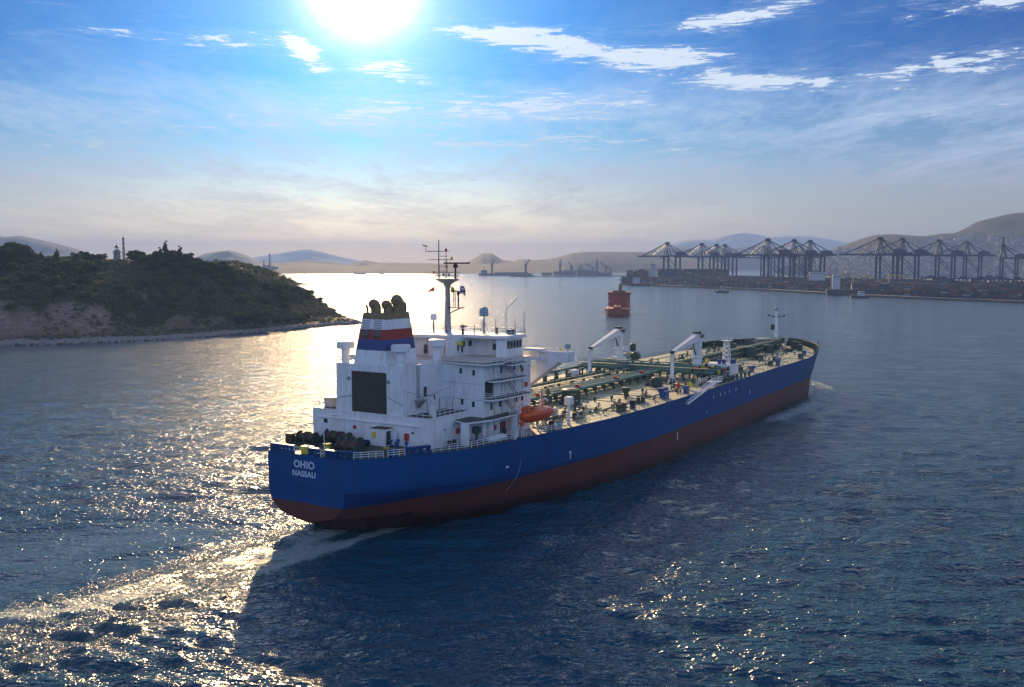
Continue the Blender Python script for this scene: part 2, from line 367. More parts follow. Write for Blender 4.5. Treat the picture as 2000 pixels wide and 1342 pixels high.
# ridges of the wake (world positions of the two shoulders)
UP = [(-34.5, 176.5), (-37, 171), (-42.2, 161.3), (-50.8, 149.0), (-58.6, 139.5), (-69.0, 131.2), (-85, 119)]
LO = [(-26.0, 165.8), (-31, 161.3), (-38.7, 147.8), (-45.5, 133.2), (-51.8, 122.9), (-57.3, 115.5), (-64, 105), (-75, 90)]
dU = segdist(GX, GY, UP); dL = segdist(GX, GY, LO)
tt = np.clip(ast / 60, 0, 1)
Zs += .34 * np.exp(-(dU / 1.9) ** 2) * (1 - .35 * tt) + .26 * np.exp(-(dL / 2.0) ** 2) * (1 - .3 * tt)
UP2 = [(-44, 170), (-57.4, 163), (-67.8, 154.2), (-80, 147)]
Zs += .35 * np.exp(-(segdist(GX, GY, UP2) / 2.2) ** 2)
# long diverging waves along the hull
for k, (off, a_) in enumerate(((26, .30), (37, .38), (50, .34), (66, .28), (84, .22))):
    q = St - off - (F_ + 0) * -.20
    Zs += a_ * np.exp(-(q / 3.4) ** 2) * smooth(-40, 10, F_) * smooth(170, 60, F_)
BOW = [(112, 404), (119, 393), (120, 374), (108, 348), (94, 322), (80, 298)]
# broken water: little turbulent lumps
tb = .7 * np.exp(-(dU / 4.5) ** 2) + .7 * np.exp(-(dL / 4.5) ** 2) + 1.0 * np.exp(-(np.abs(St - 1.5) / 10) ** 4) * smooth(6, -4, F_)
tb *= smooth(12, 0, F_)
tb += .9 * np.exp(-(segdist(GX, GY, BOW) / 8) ** 2)
turb = (np.sin(GX * 2.3 + 2 * np.sin(GY * 1.1)) * np.sin(GY * 2.6 + 2 * np.sin(GX * .9)) + .7 * np.sin(GX * 4.1 + GY * 1.7 + 1.5 * np.sin(GY * 2.2)))
Zs += .05 * np.clip(tb, 0, 1.3) * turb * (SPC < 1.2)
# bow wave
dB = segdist(GX, GY, BOW); Zs += .8 * np.exp(-(dB / 3.5) ** 2)
band = np.exp(-(np.abs(St - 1.5) / (8.5 + .02 * ast)) ** 5) * smooth(3, -6, F_)
foam = .52 * np.exp(-(dU / 1.2) ** 2) * (.4 + .6 * tt) + .36 * np.exp(-(dL / 1.5) ** 2) + .30 * band
SP1 = [(-37.0, 168.5), (-33.9, 170.6), (-30.5, 172.5)]; SP2 = [(-36, 158), (-30.4, 163.3), (-26.0, 167.8), (-23.6, 172.5), (-20, 177)]
foam += 1.5 * np.exp(-(segdist(GX, GY, SP1) / 2.2) ** 2) + 1.5 * np.exp(-(segdist(GX, GY, SP2) / 1.7) ** 2)
foam += .78 * np.exp(-(segdist(GX, GY, [(-44, 152), (-38, 160.5), (-32.5, 167)]) / 2.6) ** 2) + .5 * np.exp(-(segdist(GX, GY, [(-39, 149), (-33, 156), (-28, 163)]) / 1.8) ** 2)
PA = [(-50, 143), (-56, 137), (-60.9, 133.2), (-67.5, 128.3), (-74, 122)]
foam += .75 * np.exp(-(segdist(GX, GY, PA) / 2.8) ** 2)
foam += .72 * np.exp(-(dB / 5.5) ** 2) + .5 * np.exp(-(segdist(GX, GY, [(104, 332), (72, 290), (30, 230)]) / 3.0) ** 2)
RED = [(78, 882), (94, 878), (108, 882), (122, 892)]
foam += 1.3 * np.exp(-(segdist(GX, GY, RED) / 3.2) ** 2)
# no waves through the land
foam *= (GY < 1200)
nv = GX.size; nr, ncx = GX.shape
co = np.stack([GX, GY, Zs], -1).reshape(-1, 3).astype(np.float32)
idx = np.arange(nv).reshape(nr, ncx)
quads = np.stack([idx[:-1, :-1], idx[:-1, 1:], idx[1:, 1:], idx[1:, :-1]], -1).reshape(-1, 4)
me = bpy.data.meshes.new('sea'); me.vertices.add(nv); me.vertices.foreach_set('co', co.ravel())
me.loops.add(quads.size); me.loops.foreach_set('vertex_index', quads.ravel().astype(np.int32))
me.polygons.add(len(quads)); me.polygons.foreach_set('loop_start', (np.arange(len(quads)) * 4).astype(np.int32))
me.update(calc_edges=True); me.polygons.foreach_set('use_smooth', np.ones(len(quads), bool))
at = me.attributes.new('foam', 'FLOAT', 'POINT'); at.data.foreach_set('value', np.clip(foam, 0, 1.05).ravel().astype(np.float32))
at = me.attributes.new('churn', 'FLOAT', 'POINT'); at.data.foreach_set('value', np.clip(tb, 0, 1.3).ravel().astype(np.float32))
at = me.attributes.new('rough', 'FLOAT', 'POINT'); at.data.foreach_set('value', fall.ravel().astype(np.float32))
at = me.attributes.new('calm', 'FLOAT', 'POINT'); at.data.foreach_set('value', np.clip(portslick + .3 * inwake, 0, 1).ravel().astype(np.float32))
sea = bpy.data.objects.new('sea', me); COL.objects.link(sea); tag(sea, kind='structure')
m = bpy.data.materials.new('sea_water'); m.use_nodes = True; t = m.node_tree; p = t.nodes['Principled BSDF']
oc = N(t, 'ShaderNodeTexCoord').outputs['Object']
fo = N(t, 'ShaderNodeAttribute', attribute_name='foam').outputs['Fac']; ca = N(t, 'ShaderNodeAttribute', attribute_name='calm').outputs['Fac']
fn = noise(t, mapping(t, mapping(t, oc, (1, 1, 1), (0, 0, HEAD)), (1.7, .55, 1)), 1.0, 9, .74, 1.2)
fn2 = noise(t, oc, .23, 4, .6)
ff = math_(t, 'ADD', math_(t, 'MULTIPLY', fo, .62), math_(t, 'ADD', math_(t, 'MULTIPLY', fn, .95), math_(t, 'MULTIPLY', fn2, .35)))
fm = N(t, 'ShaderNodeMapRange'); L(t, ff, fm.inputs[0]); fm.inputs[1].default_value = 1.02; fm.inputs[2].default_value = 1.34; fm.inputs[3].default_value = 0; fm.inputs[4].default_value = .85
fm = math_(t, 'MULTIPLY', fm.outputs[0], ramp(t, fo, [(.08, 0.0), (.3, 1.0)]))
deep = mixc(t, ramp(t, fo, [(.1, 0.0), (1.0, 1.0)]), (.001, .062, .108), (.010, .12, .14))
col = mixc(t, fm, deep, (.36, .44, .46))
L(t, col, p.inputs['Base Color']); p.inputs['IOR'].default_value = 1.333
ro = math_(t, 'ADD', .13, math_(t, 'MULTIPLY', fm, .5)); L(t, ro, p.inputs['Roughness'])
b1 = noise(t, mapping(t, oc, (1, 2.1, 1), (0, 0, R(7))), .8, 2.5, .5, .4)
b2 = noise(t, mapping(t, oc, (1, 2.2, 1), (0, 0, R(-9))), .22, 3, .6, .3)
b3 = noise(t, mapping(t, oc, (1, 1.8, 1), (0, 0, R(4))), .055, 3, .55)
hh = math_(t, 'ADD', math_(t, 'MULTIPLY', b1, .52), math_(t, 'MULTIPLY', b2, 1.1))
hh = math_(t, 'ADD', hh, math_(t, 'MULTIPLY', b3, 1.3))
hh = math_(t, 'MULTIPLY', hh, math_(t, 'SUBTRACT', 1.0, math_(t, 'MULTIPLY', ca, .72)))
hh = math_(t, 'MULTIPLY', hh, N(t, 'ShaderNodeAttribute', attribute_name='rough').outputs['Fac'])
pk = math_(t, 'MAXIMUM', math_(t, 'SUBTRACT', noise(t, mapping(t, oc, (1, 1.8, 1), (0, 0, R(5))), .75, 2.5, .5, .5), .56), 0.0)      # scattered steep wavelets
hh = math_(t, 'ADD', hh, math_(t, 'MULTIPLY', pk, math_(t, 'SUBTRACT', .85, math_(t, 'MULTIPLY', ca, .4))))
hh = math_(t, 'ADD', hh, math_(t, 'MULTIPLY', math_(t, 'MULTIPLY', N(t, 'ShaderNodeAttribute', attribute_name='churn').outputs['Fac'], noise(t, oc, 1.5, 3, .55, 1.2)), .55))
bp = N(t, 'ShaderNodeBump'); bp.inputs['Strength'].default_value = 1.0; bp.inputs['Distance'].default_value = 1.0
L(t, hh, bp.inputs['Height']); L(t, bp.outputs[0], p.inputs['Normal'])
me.materials.append(m)

# ------------------------------------------------------------------ the tanker (forward, starboard, up; origin at the transom on the waterline)
T = empty('tanker', (SHIP.x, SHIP.y, 0), R(90) - HEAD, label='large blue and red tanker with a white superstructure under way in the foreground', cat='tanker')
def P(name, b, m, parent=None, smooth=False, label=None): return b.build(name, m, parent or T, smooth, label)
def sm(): return MB(True)
def cen(x): return np.interp(x, [0, 20, 100, 140, 185, 290], [0, 1.1, 1.1, .6, -.2, -.2])
ZD = 14.5
LV = {  # half-breadths per station at heights -3, 0, 3, zb, 10, ZD
 -.02: (0.05, 0.1, 2.4, 8.25, 8.8, 8.8), 2.5: (.06, .1, 5.4, 10.0, 10.9, 10.9), 5.3: (.1, .3, 8.0, 11.9, 12.8, 12.9), 12.2: (3.2, 6.5, 12.4, 14.9, 16.2, 16.4),
 18: (6.5, 10.8, 15.6, 18.3, 18.9, 19.0), 30: (12.5, 16.8, 19.6, 20.9, 21.2, 21.2), 47: (18.8, 20.9, 22.4, 22.9, 23.0, 23.1), 65: (22.2, 23.6, 24.4, 24.7, 24.8, 24.9),
 85: (24.2, 24.9, 25.2, 25.3, 25.3, 25.3), 110: (24.8, 25, 25, 25, 25, 25), 140: (24.7, 24.7, 24.7, 24.7, 24.7, 24.7), 185: (24.2,) * 6, 208: (23.9,) * 5 + (24.1,),
 222: (22.6, 22.9, 23.0, 23.1, 23.6, 24.1), 235: (20.2, 20.6, 20.9, 21.4, 22.3, 23.1), 247: (16.0, 16.5, 17.1, 17.9, 19.3, 20.6), 257: (11.0, 11.7, 12.6, 13.6, 15.2, 16.6),
 265: (6.2, 7.0, 8.0, 9.2, 11.0, 12.3), 271: (.6, 2.0, 3.4, 4.8, 6.8, 8.2), 275: (.05, .08, .1, .5, 2.2, 4.3), 277: (.03, .03, .04, .05, .1, .5)}
xsn = sorted(LV)
stat = []
for a, b_ in zip(xsn, xsn[1:]):
    k = max(1, int((b_ - a) / 4)) if b_ > 20 and b_ < 230 else 3
    for i in range(k): stat.append(a + (b_ - a) * i / k)
stat.append(xsn[-1])
def zb(x): return float(np.interp(x, [0, 18, 300], [6.15, 7.0, 7.1]))
def shear(x): return float(np.interp(x, [0, 200, 277], [0, 0, .4]))
zb0 = [-3, 0, 3, None, 10, ZD]
def half(x, k): return float(np.interp(x, xsn, [LV[q][k] for q in xsn]))
def stn(x):
    z = [-3, 0, 3, zb(x), 10, ZD + shear(x)]; h = [half(x, k) for k in range(6)]
    zz = [-3, -1, 0, 1.2, 2.2, 3, 4, 5, zb(x), zb(x) + .9, zb(x) + 1.8, 10, 12, ZD + shear(x)]
    if x < 12:                                   # round the bilge of the transom
        hz = [(-3, h[0]), (0, h[1]), (2.9, h[1] + (.3 if x > 3 else .05)), (3.1, h[2] * .8), (3.6, h[2] + (h[3] - h[2]) * .45), (4.3, h[2] + (h[3] - h[2]) * .68), (zb(x), h[3]), (8.0, h[5] * .995), (ZD, h[5])]
        zm = 2.9 - .42 * max(x, 0)            # the counter rises clear of the water at the transom
        return [(max(q, zm) if q < 3 else q, float(np.interp(q, [a[0] for a in hz], [a[1] for a in hz])) if q >= zm else .04) for q in zz]
    return [(q, float(np.interp(q, z, h))) for q in zz]
rings = [stn(x) for x in stat]; nl = len(rings[0]); IB = 8
def hull_part(lo, hi, name, mt):
    b = sm()
    for side in (1, -1):
        vs = []; fs = []
        for x, rg in zip(stat, rings):
            for z, h in rg[lo:hi + 1]: vs.append((x, cen(x) + side * h, z))
        n = hi - lo + 1
        for i in range(len(stat) - 1):
            for j in range(n - 1):
                q = (i * n + j, (i + 1) * n + j, (i + 1) * n + j + 1, i * n + j + 1)
                fs.append(q if side > 0 else q[::-1])
        b.add(vs, fs)
    r0 = rings[0][lo:hi + 1]; vs = [(stat[0], h, z) for z, h in r0] + [(stat[0], -h, z) for z, h in r0[::-1]]
    b.add(vs, [tuple(range(len(vs)))])
    o = P(name, b, mt); return o
hb = hull_part(IB, nl - 1, 'hull', M['hull_blue'])
hr = hull_part(0, IB, 'hull_bottom', M['hull_red'])
for o in (hb, hr):
    for pl in o.data.polygons: pl.use_smooth = len(pl.vertices) == 4
    try: o.data.set_sharp_from_angle(angle=R(28))
    except Exception: pass
# decks
def deck_poly(x0, x1, inset=0.0, n=None):
    xx = [x0] + [x for x in stat if x0 < x < x1] + [x1]
    st_ = [(x, cen(x) + half(x, 5) - inset) for x in xx]; pt = [(x, cen(x) - half(x, 5) + inset) for x in xx]
    return xx, st_, pt
def deck_sheet(x0, x1, name, mt, dz):
    b = sm(); xx, a, c = deck_poly(x0, x1, .03)
    vs = []; 
    for (x, s1), (_, s2) in zip(a, c):
        z = ZD + shear(x) + dz
        for k in range(5): 
            w = k / 4; vs.append((x, s1 + (s2 - s1) * w, z + .35 * (1 - (2 * w - 1) ** 2) * (x > 45)))
    fs = [(i * 5 + k, i * 5 + k + 1, (i + 1) * 5 + k + 1, (i + 1) * 5 + k) for i in range(len(xx) - 1) for k in range(4)]
    b.add(vs, fs); return P(name, b, mt)
deck_sheet(0, 46, 'poop_deck', M['greendeck'], -.06)
deck_sheet(46, 276.8, 'main_deck', M['deck'], -.06)
# seams and doublers of the plating on the cargo deck, as thin tubes
for s0 in (19.5, -17.5):
    b = sm()
    pts = [(x, s0 + (cen(x) - 1.1) * 1.0, ZD + .16) for x in (60, 100, 140, 185, 235)]
    b.path(pts, .16, 5); P('deck_pipe', b, M['decktrim'])
b = sm()
for x in range(60, 250, 13): b.tube((x, 8, ZD + .30), (x, min(22.6, half(x, 5) - 1.2), ZD + .14), .09, n=4)
P('crossing_pipe', b, M['decktrim'])
# bulwark round the bow
b = sm()
for side in (1, -1):
    pts = [(x, cen(x) + side * half(x, 5), ZD + shear(x)) for x in stat if x >= 222]
    for p0, p1 in zip(pts, pts[1:]):
        def hh_(x): return 2.3 * float(smooth(228, 240, np.array(x)))
        q = [p0, p1, (p1[0] + .2, p1[1] + side * .12, p1[2] + hh_(p1[0])), (p0[0] + .2, p0[1] + side * .12, p0[2] + hh_(p0[0]))]
        b.add(q, [(0, 1, 2, 3)]); q2 = [(a[0] - .22, a[1] - side * .22, a[2]) for a in q]; b.add(q2, [(3, 2, 1, 0)]); b.add([q[2], q[3], q2[3], q2[2]], [(0, 1, 2, 3)])
P('bulwark', b, M['dgreen'])
b = sm()
for side in (1, -1):
    for x in np.arange(236, 274, 2.2):
        y = cen(x) + side * (half(x, 5) - .2); b = sm(); b.box(x, x + .25, min(y, y - side * .8), max(y, y - side * .8), ZD + .3, ZD + 2.4); P('bulwark_stay', b, M['dgreen'])
# marks on the hull
def mark(x, z, w, h, T_=False):
    b = sm(); y = cen(x) + half(x, 4) + .04
    b.box(x - w / 2, x + w / 2, y, y + .02, z, z + h)
    if T_: b.box(x - w * 1.3, x + w * 1.3, y, y + .021, z + h, z + h + .35)
    P('hull_mark', b, M['white2'])
mark(49.6, 8.1, .28, 1.2, True); mark(100.3, 4.4, .45, 2.1)
for x in (126, 131.5, 135, 139, 144.5): mark(x, 11.6, .35, .9)
mark(157.5, 9.3, .35, 1.2); mark(121, 8.3, .3, .5); mark(29.5, 9.6, 1.1, .28)
b = sm(); pts = []
for k in range(9):
    a = k / 8; x = 33.5 - 3.4 * a ** 2.2; z = 10.6 - 5.6 * a
    i = float(np.interp(z, [6.9, 10], [half(x, 3), half(x, 4)])) if z > 6.9 else float(np.interp(z, [3, 6.9], [half(x, 2), half(x, 3)]))
    pts.append((x, cen(x) + i + .05, z))
b.path(pts, .022, 4); P('draught_curve', b, M['text'])
# name and port on the transom
def lettering(body, size, s, z, name):
    cu = bpy.data.curves.new(name, 'FONT'); cu.body = body; cu.size = size; cu.align_x = 'CENTER'; cu.align_y = 'CENTER'; cu.extrude = .02; cu.space_character = 1.08; cu.offset = .03 * size
    o = bpy.data.objects.new(name, cu); COL.objects.link(o)
    dg = bpy.context.evaluated_depsgraph_get(); me = bpy.data.meshes.new_from_object(o.evaluated_get(dg)); bpy.data.objects.remove(o)
    me.materials.clear(); me.materials.append(M['text'])
    o = bpy.data.objects.new(name, me); COL.objects.link(o); o.parent = T
    o.matrix_local = Matrix.Translation((-.07, -s, z)) @ Matrix(((0, 0, -1, 0), (-1, 0, 0, 0), (0, 1, 0, 0), (0, 0, 0, 1)))
    return o
lettering('OHIO', 1.75, -.25, 12.75, 'name_lettering'); lettering('NASSAU', 1.38, -.3, 11.15, 'port_lettering')

# --- superstructure
def windows(parent, face, items, w=.85, h=1.15, name='window', mt='glass'):
    for it in items:
        b = sm()
        if face == 's': x, y, z = it; b.box(x - w / 2, x + w / 2, y, y + .05, z - h / 2, z + h / 2)
        elif face == 'a': x, y, z = it; b.box(x - .05, x, y - w / 2, y + w / 2, z - h / 2, z + h / 2)
        elif face == 'f': x, y, z = it; b.box(x, x + .05, y - w / 2, y + w / 2, z - h / 2, z + h / 2)
        P(name, b, M[mt], parent)
b = sm(); b.box(15.4, 29.5, -12.6, 15.05, ZD - .1, 19.8); blk = P('engine_house', b, M['white'])
b = sm(); b.tube((15.25, 15.05, 14.6), (15.25, 15.05, 19.9), .07); b.box(15.34, 29.6, 14.95, 15.13, 19.8, 19.95); b.box(15.32, 15.5, -12.6, 14.95, 19.8, 19.93); b.box(15.1, 15.4, -11.2, 12.8, 18.25, 18.45)
P('edge_trim', b, M['white2'], blk)
b = sm(); b.box(15.56, 29.4, 9.25, 14.9, 19.82, 19.86); b.box(15.56, 29.4, -12.5, -6.75, 19.821, 19.86); P('roof_deck', b, M['brown'], blk)
b = sm(); b.rail([(15.5, 9.3, 19.86), (15.5, 14.9, 19.86), (29.3, 14.9, 19.86)], 1.15, 1.55, .05); P('railing', b, M['white2'], blk); b = sm(); b.rail([(15.6, -6.9, 19.86), (15.6, -12.4, 19.86), (29, -12.4, 19.86)], 1.15, 1.55, .05); P('railing', b, M['white2'], blk)
b = sm(); b.path([(15.25, -8, 18.9), (15.25, -5.4, 18.9), (15.25, -4.7, 18.3), (15.25, -4.7, 16.2)], .12); P('vent_pipe', b, M['white2'], blk); b = sm(); b.path([(15.3, -3.2, 18), (15.3, -2.6, 17.4), (15.3, -2.6, 15.6)], .1); P('vent_pipe', b, M['white2'], blk)
windows(blk, 'a', [(15.4, -9.4, 17.6)], .9, .8)
for (y, z, r_) in ((-2.2, 17.0, .35), (-9, 15.9, .25), (6.9, 16.8, .2), (11.3, 17.1, .2)):
    b = sm(); b.lathe((15.2, y, z), [(r_, 0), (r_ * 1.1, .25)], 10, 'x'); P('wall_fitting', b, M['dark' if r_ < .3 else 'red'], blk)
b = sm(); b.box(15.15, 15.4, 9.5, 10.4, 15.6, 16.9); P('fire_box', b, M['red'], blk); b = sm(); b.box(23.3, 24.2, 15.05, 15.3, 16.2, 17.1); P('fire_box', b, M['red'], blk)
for (x, z) in ((19.5, 17.3), (22.3, 17.8), (24.6, 17.9), (26.5, 17.3)):
    b = sm(); b.box(x, x + .3, 15.05, 15.25, z, z + .35); P('wall_fitting', b, M['grey'], blk)
# entrance on the aft face
b = sm(); b.yprism([(13.2, ZD), (15.39, ZD), (15.39, 17.6), (13.2, 17.6)], 3.6, 6.7)
b.hexa([(13.25, 1.2, ZD), (15.38, 1.2, ZD), (15.38, 3.6, ZD), (13.25, 3.6, ZD), (13.25, 2.9, 17.5), (15.38, 2.9, 17.5), (15.38, 3.6, 17.5), (13.25, 3.6, 17.5)])
ent = P('entrance_house', b, M['white']); b = sm(); b.box(13.1, 15.45, 3.3, 6.8, 17.62, 17.7); P('roof_cover', b, M['brown'], ent)
b = sm(); b.box(13.6, 14.7, 6.7, 6.76, ZD + .2, 17.2); P('doorway', b, M['dark'], ent)
b = sm(); b.box(14.75, 14.85, 6.75, 8.1, ZD + .2, 17.1); P('door', b, M['white2'], ent)
b = sm(); b.box(13.12, 13.2, 3.7, 4.6, 15.9, 17.0); P('notice_board', b, M['yellow'], ent)
# casing
b = sm(); b.box(15.41, 27.75, -6.6, 9.1, 19.75, 28.8); cas = P('engine_casing', b, M['white'])
b = sm(); b.box(15.36, 15.42, -2.8, 5.35, 19.95, 27.45); gr = P('grille', b, M['grille'], cas)
b = sm()
for z in np.arange(20.1, 27.4, .32): b.box(15.30, 15.37, -2.75, 5.3, z, z + .14)
P('louvre', b, M['grille_slat'], gr)
b = sm(); b.path([(15.3, -6.6, 22.2), (15.3, -3.0, 22.9)], .05); b.path([(15.3, 5.5, 23.2), (15.3, 9.1, 21.8)], .06); P('cable', b, M['grey'], cas)
for y, z in ((-3.5, 26.0), (5.8, 25.9)):
    b = sm(); b.lathe((15.1, y, z), [(.32, 0), (.32, .3)], 12, 'x'); P('lamp', b, M['grey'], cas)
b = sm(); b.rail([(24.5, 9.0, 28.8), (15.6, 9.0, 28.8), (15.6, 5.6, 28.8)], 1.1, 1.6, .045); P('railing', b, M['white2'], cas); b = sm(); b.rail([(15.6, -3, 28.8), (15.6, -6.5, 28.8), (27, -6.5, 28.8)], 1.1, 1.6, .045); P('railing', b, M['white2'], cas)
b = sm()   # caged ladder on the starboard side of the casing, its platform and brackets
b.tube((19.4, 9.25, 22.6), (19.4, 9.25, 28.6), .06); b.tube((20.0, 9.25, 22.6), (20.0, 9.25, 28.6), .06)
for z in np.arange(22.8, 28.6, .35): b.tube((19.4, 9.25, z), (20.0, 9.25, z), .035, n=4)
P('ladder', b, M['grey'], cas)
b = sm(); b.box(18.8, 20.8, 9.1, 10.3, 22.2, 22.4); b.hexa([(19.4, 9.1, 20.9), (20.2, 9.1, 20.9), (20.2, 9.3, 20.9), (19.4, 9.3, 20.9), (18.9, 9.1, 22.2), (20.7, 9.1, 22.2), (20.7, 10.2, 22.2), (18.9, 10.2, 22.2)]); b.rail([(18.8, 10.25, 22.4), (20.8, 10.25, 22.4)], 1.1, 1, .04)
P('ladder_platform', b, M['grey'], cas)
b = sm(); b.box(21.6, 21.8, 9.1, 9.6, 22.8, 24.6); b.tube((21.7, 9.6, 23), (22.8, 10.6, 23), .06); b.tube((22.8, 10.6, 23), (22.8, 10.6, 22.2), .12); P('davit_bracket', b, M['dark'], cas)
b = sm()
for x in (15.9, 19.6, 24.0): b = sm(); b.tube((x, 14.2 if x < 24 else 13.6, 19.86), (x - .1, 14.1, 23.2), .05); P('net_post', b, M['dark'], blk)
b = sm()
pts = [(15.5, 9.2, 24.4)] + [(15.5 + .5 * k, 9.4 + 1.6 * math.sin(k * .35), 24.2 - 1.4 * math.sin(k / 24 * math.pi) + .2 * math.sin(k)) for k in range(1, 25)]
b.path([tuple(p) for p in pts], .03, 4); P('rigging_wire', b, M['dark'], blk)
b = sm(); b.box(17.3, 17.9, 14, 14.6, 19.86, 20.9); b.box(19.7, 20.6, 11.8, 12.6, 19.86, 21.6); P('deck_locker', b, M['white2'], blk)
# rounded drums and tank on the port side of the roof
b = sm(); b.lathe((19, -11.2, 19.86), [(1.35, 0), (1.35, 1.5), (1.5, 1.55), (1.5, 1.75), (.2, 1.85)], 18); P('roof_tank', b, M['cream'], blk, True)
b = sm(); b.box(19.5, 22, -9.2, -7.4, 19.86, 21.2); P('roof_locker', b, M['cream'], blk)

# funnel: tapered, striped
FB = [(15.43, -2.4), (15.43, 5.2), (24.9, 5.15), (24.9, -2.5)]; FT = [(17.0, -1.25), (17.0, 4.05), (23.9, 3.95), (23.9, -1.25)]
fun = T_f = empty('funnel'); fun.parent = T
def fsec(t): return [(a[0] + (c[0] - a[0]) * t, a[1] + (c[1] - a[1]) * t) for a, c in zip(FB, FT)]
bands = [(28.8, 31.35, 'white', 'funnel_base'), (31.35, 33.3, 'stripe_blue', 'blue_band'), (33.3, 35.15, 'stripe_red', 'red_band'), (35.15, 36.95, 'white', 'white_band'), (36.95, 38.15, 'soot', 'funnel_top')]
for z0, z1, mk, nm in bands:
    a = fsec((z0 - 28.8) / 9.35); c = fsec((z1 - 28.8) / 9.35)
    b = sm(); b.hexa([(p[0], p[1], z0) for p in a] + [(p[0], p[1], z1) for p in c]); P(nm, b, M[mk], fun)
for y0 in (-1.1, 1.6):
    b = sm()
    for k in range(7):
        z = 34.1 + k * .42; x = 15.43 + 1.57 * (z - 28.8) / 9.35
        b.box(x - .12, x + .05, y0, y0 + 1.7, z, z + .14)
    P('louvre', b, M['grey'], fun)
    b = sm(); z0_, z1_ = 33.45, 34.9; b.add([(15.42 + 1.57 * (z - 28.8) / 9.35 - .02, y, z) for z, y in ((z0_, y0), (z0_, y0 + 1.7), (z1_, y0 + 1.7), (z1_, y0))], [(0, 1, 2, 3)]); P('vent_panel', b, M['brown'], fun)
def bend(c, h, r, lean, name):       # exhaust pipe that curls over at the top
    b = sm(); pts = [Vector((c[0], c[1], 38.0))]; 
    for k in range(9):
        a = k / 8 * 1.35; pts.append(Vector((c[0] - lean * (1 - math.cos(a)) * 1.0, c[1] - lean * .55 * (1 - math.cos(a)), 38.1 + h * (.45 + .55 * math.sin(a) / math.sin(1.35)))))
    for k, (p0, p1) in enumerate(zip(pts, pts[1:])): b.tube(p0, p1, r, n=12); b.ball(p1, r * 1.02, 12)
    P(name, b, M['soot'], fun, True)
bend((18.8, .3, 0), 1.55, .95, .55, 'exhaust_pipe'); bend((20.5, 1.8, 0), 1.4, .9, .5, 'exhaust_pipe'); bend((20.5, 4.0 - 1.0, 0), 0.01, .1, .1, 'drain_pipe')
bend((22.0, 3.1, 0), 2.2, 1.1, .5, 'exhaust_pipe'); bend((17.7, -.8, 0), 1.3, .22, .3, 'small_exhaust'); bend((23.2, 3.7, 0), 1.7, .22, .1, 'small_exhaust')
# mushroom ventilators
def mushroom(x, y, h, r=.85, R_=1.75):
    v = empty('ventilator'); v.parent = T
    b = sm(); b.lathe((x, y, 28.75), [(r, 0), (r, h)], 18); P('vent_trunk', b, M['white'], v, True)
    b = sm(); b.lathe((x, y, 28.75 + h - .9), [(r + .02, 0), (R_, .25), (R_, 1.3), (R_ - .15, 1.42), (.1, 1.5)], 22); P('vent_cap', b, M['white2'], v, True)
    return v
mushroom(17.0, 7.45, 3.3); mushroom(17.3, -5.9, 3.3, .8, 1.65); mushroom(28.2, 7.3, 3.5, .85, 1.7)
# accommodation
b = sm(); b.box(27.7, 44.6, -15.7, 18.1, ZD - .1, 28.8); acc = P('accommodation_block', b, M['white'])
b = sm()
for z in (24.9, 21.9, 18.7): b.box(27.66, 27.7, 9.1 if z > 19.8 else 15.05, 18.1, z, z + .06); b.box(27.7, 44.6, 18.1, 18.14, z, z + .07)
for x in (31.2, 33.8, 38.5, 41.6): b.tube((x, 18.2, 15), (x, 18.2, 28.5), .05, n=5)
P('wall_seam', b, M['grey'], acc)
b = sm(); b.box(27.5, 44.8, -15.9, 18.3, 28.8, 28.95); P('roof_deck', b, M['cream'], acc)
windows(acc, 'a', [(27.7, 13.1, 27.2), (27.7, 16.0, 27.0), (27.7, 13.4, 21.4), (27.7, 15.9, 21.1)], .55, 1.0)
windows(acc, 's', [(33.8, 18.1, 27.2), (38.4, 18.1, 27.4), (40.9, 18.1, 27.6), (39.3, 18.1, 21), (41.4, 18.1, 21.1), (30.4, 18.1, 20.6), (33.4, 18.1, 20.8)], .62, 1.35)
b = sm(); b.box(28.3, 30.9, 18.1, 18.16, 22.4, 25.4); P('doorway', b, M['grille'], acc)
b = sm(); b.box(33.4, 35.2, 18.1, 18.16, 14.8, 17.2); P('doorway', b, M['brown'], acc)
for (x, z) in ((42.4, 23.0), (40.9, 26.0), (33.6, 16.2), (31.2, 16.0)):
    b = sm(); b.box(x, x + .6, 18.1, 18.4, z, z + .95); P('fire_box', b, M['red'], acc)
# side platforms with ladders between them
def platform(poly, z, rails):
    b = sm(); b.prism(poly, z, z + .28); o = P('platform', b, M['white2'], acc)
    b = sm(); b.prism([(p[0] * .995 + .1, p[1] - .04) for p in poly], z + .281, z + .31); P('platform_deck', b, M['greendeck'], acc)
    b = sm(); b.rail([(p[0], p[1], z + .28) for p in rails], 1.1, 1.5, .045, 3); P('railing', b, M['white2'], acc)
platform([(29.2, 18.1), (29.2, 19.4), (31.6, 20.2), (40.0, 20.2), (41.5, 18.1)], 25.2, [(29.3, 18.2), (31.6, 20.15), (40.0, 20.15)])
platform([(27.7, 17.5), (27.7, 19.8), (30.0, 20.6), (41.0, 20.6), (42.4, 18.1)], 21.9, [(27.8, 18.2), (27.8, 19.7), (30.0, 20.5), (41.0, 20.5)])
platform([(21.5, 17.9), (21.5, 18.9), (27, 20.6), (36.3, 20.6), (36.3, 18.1), (29.6, 18.1), (27.7, 15.1), (23, 15.1)], 18.45, [(36.2, 20.5), (33, 20.5)])
platform([(27.5, 9.2), (26.2, 14.5), (26.2, 19.6), (31.0, 20.4), (36.6, 18.1), (27.7, 18.1)], 28.55, [(27.2, 9.4), (26.3, 14.5), (26.3, 19.5), (31.0, 20.3), (36.6, 18.3)])
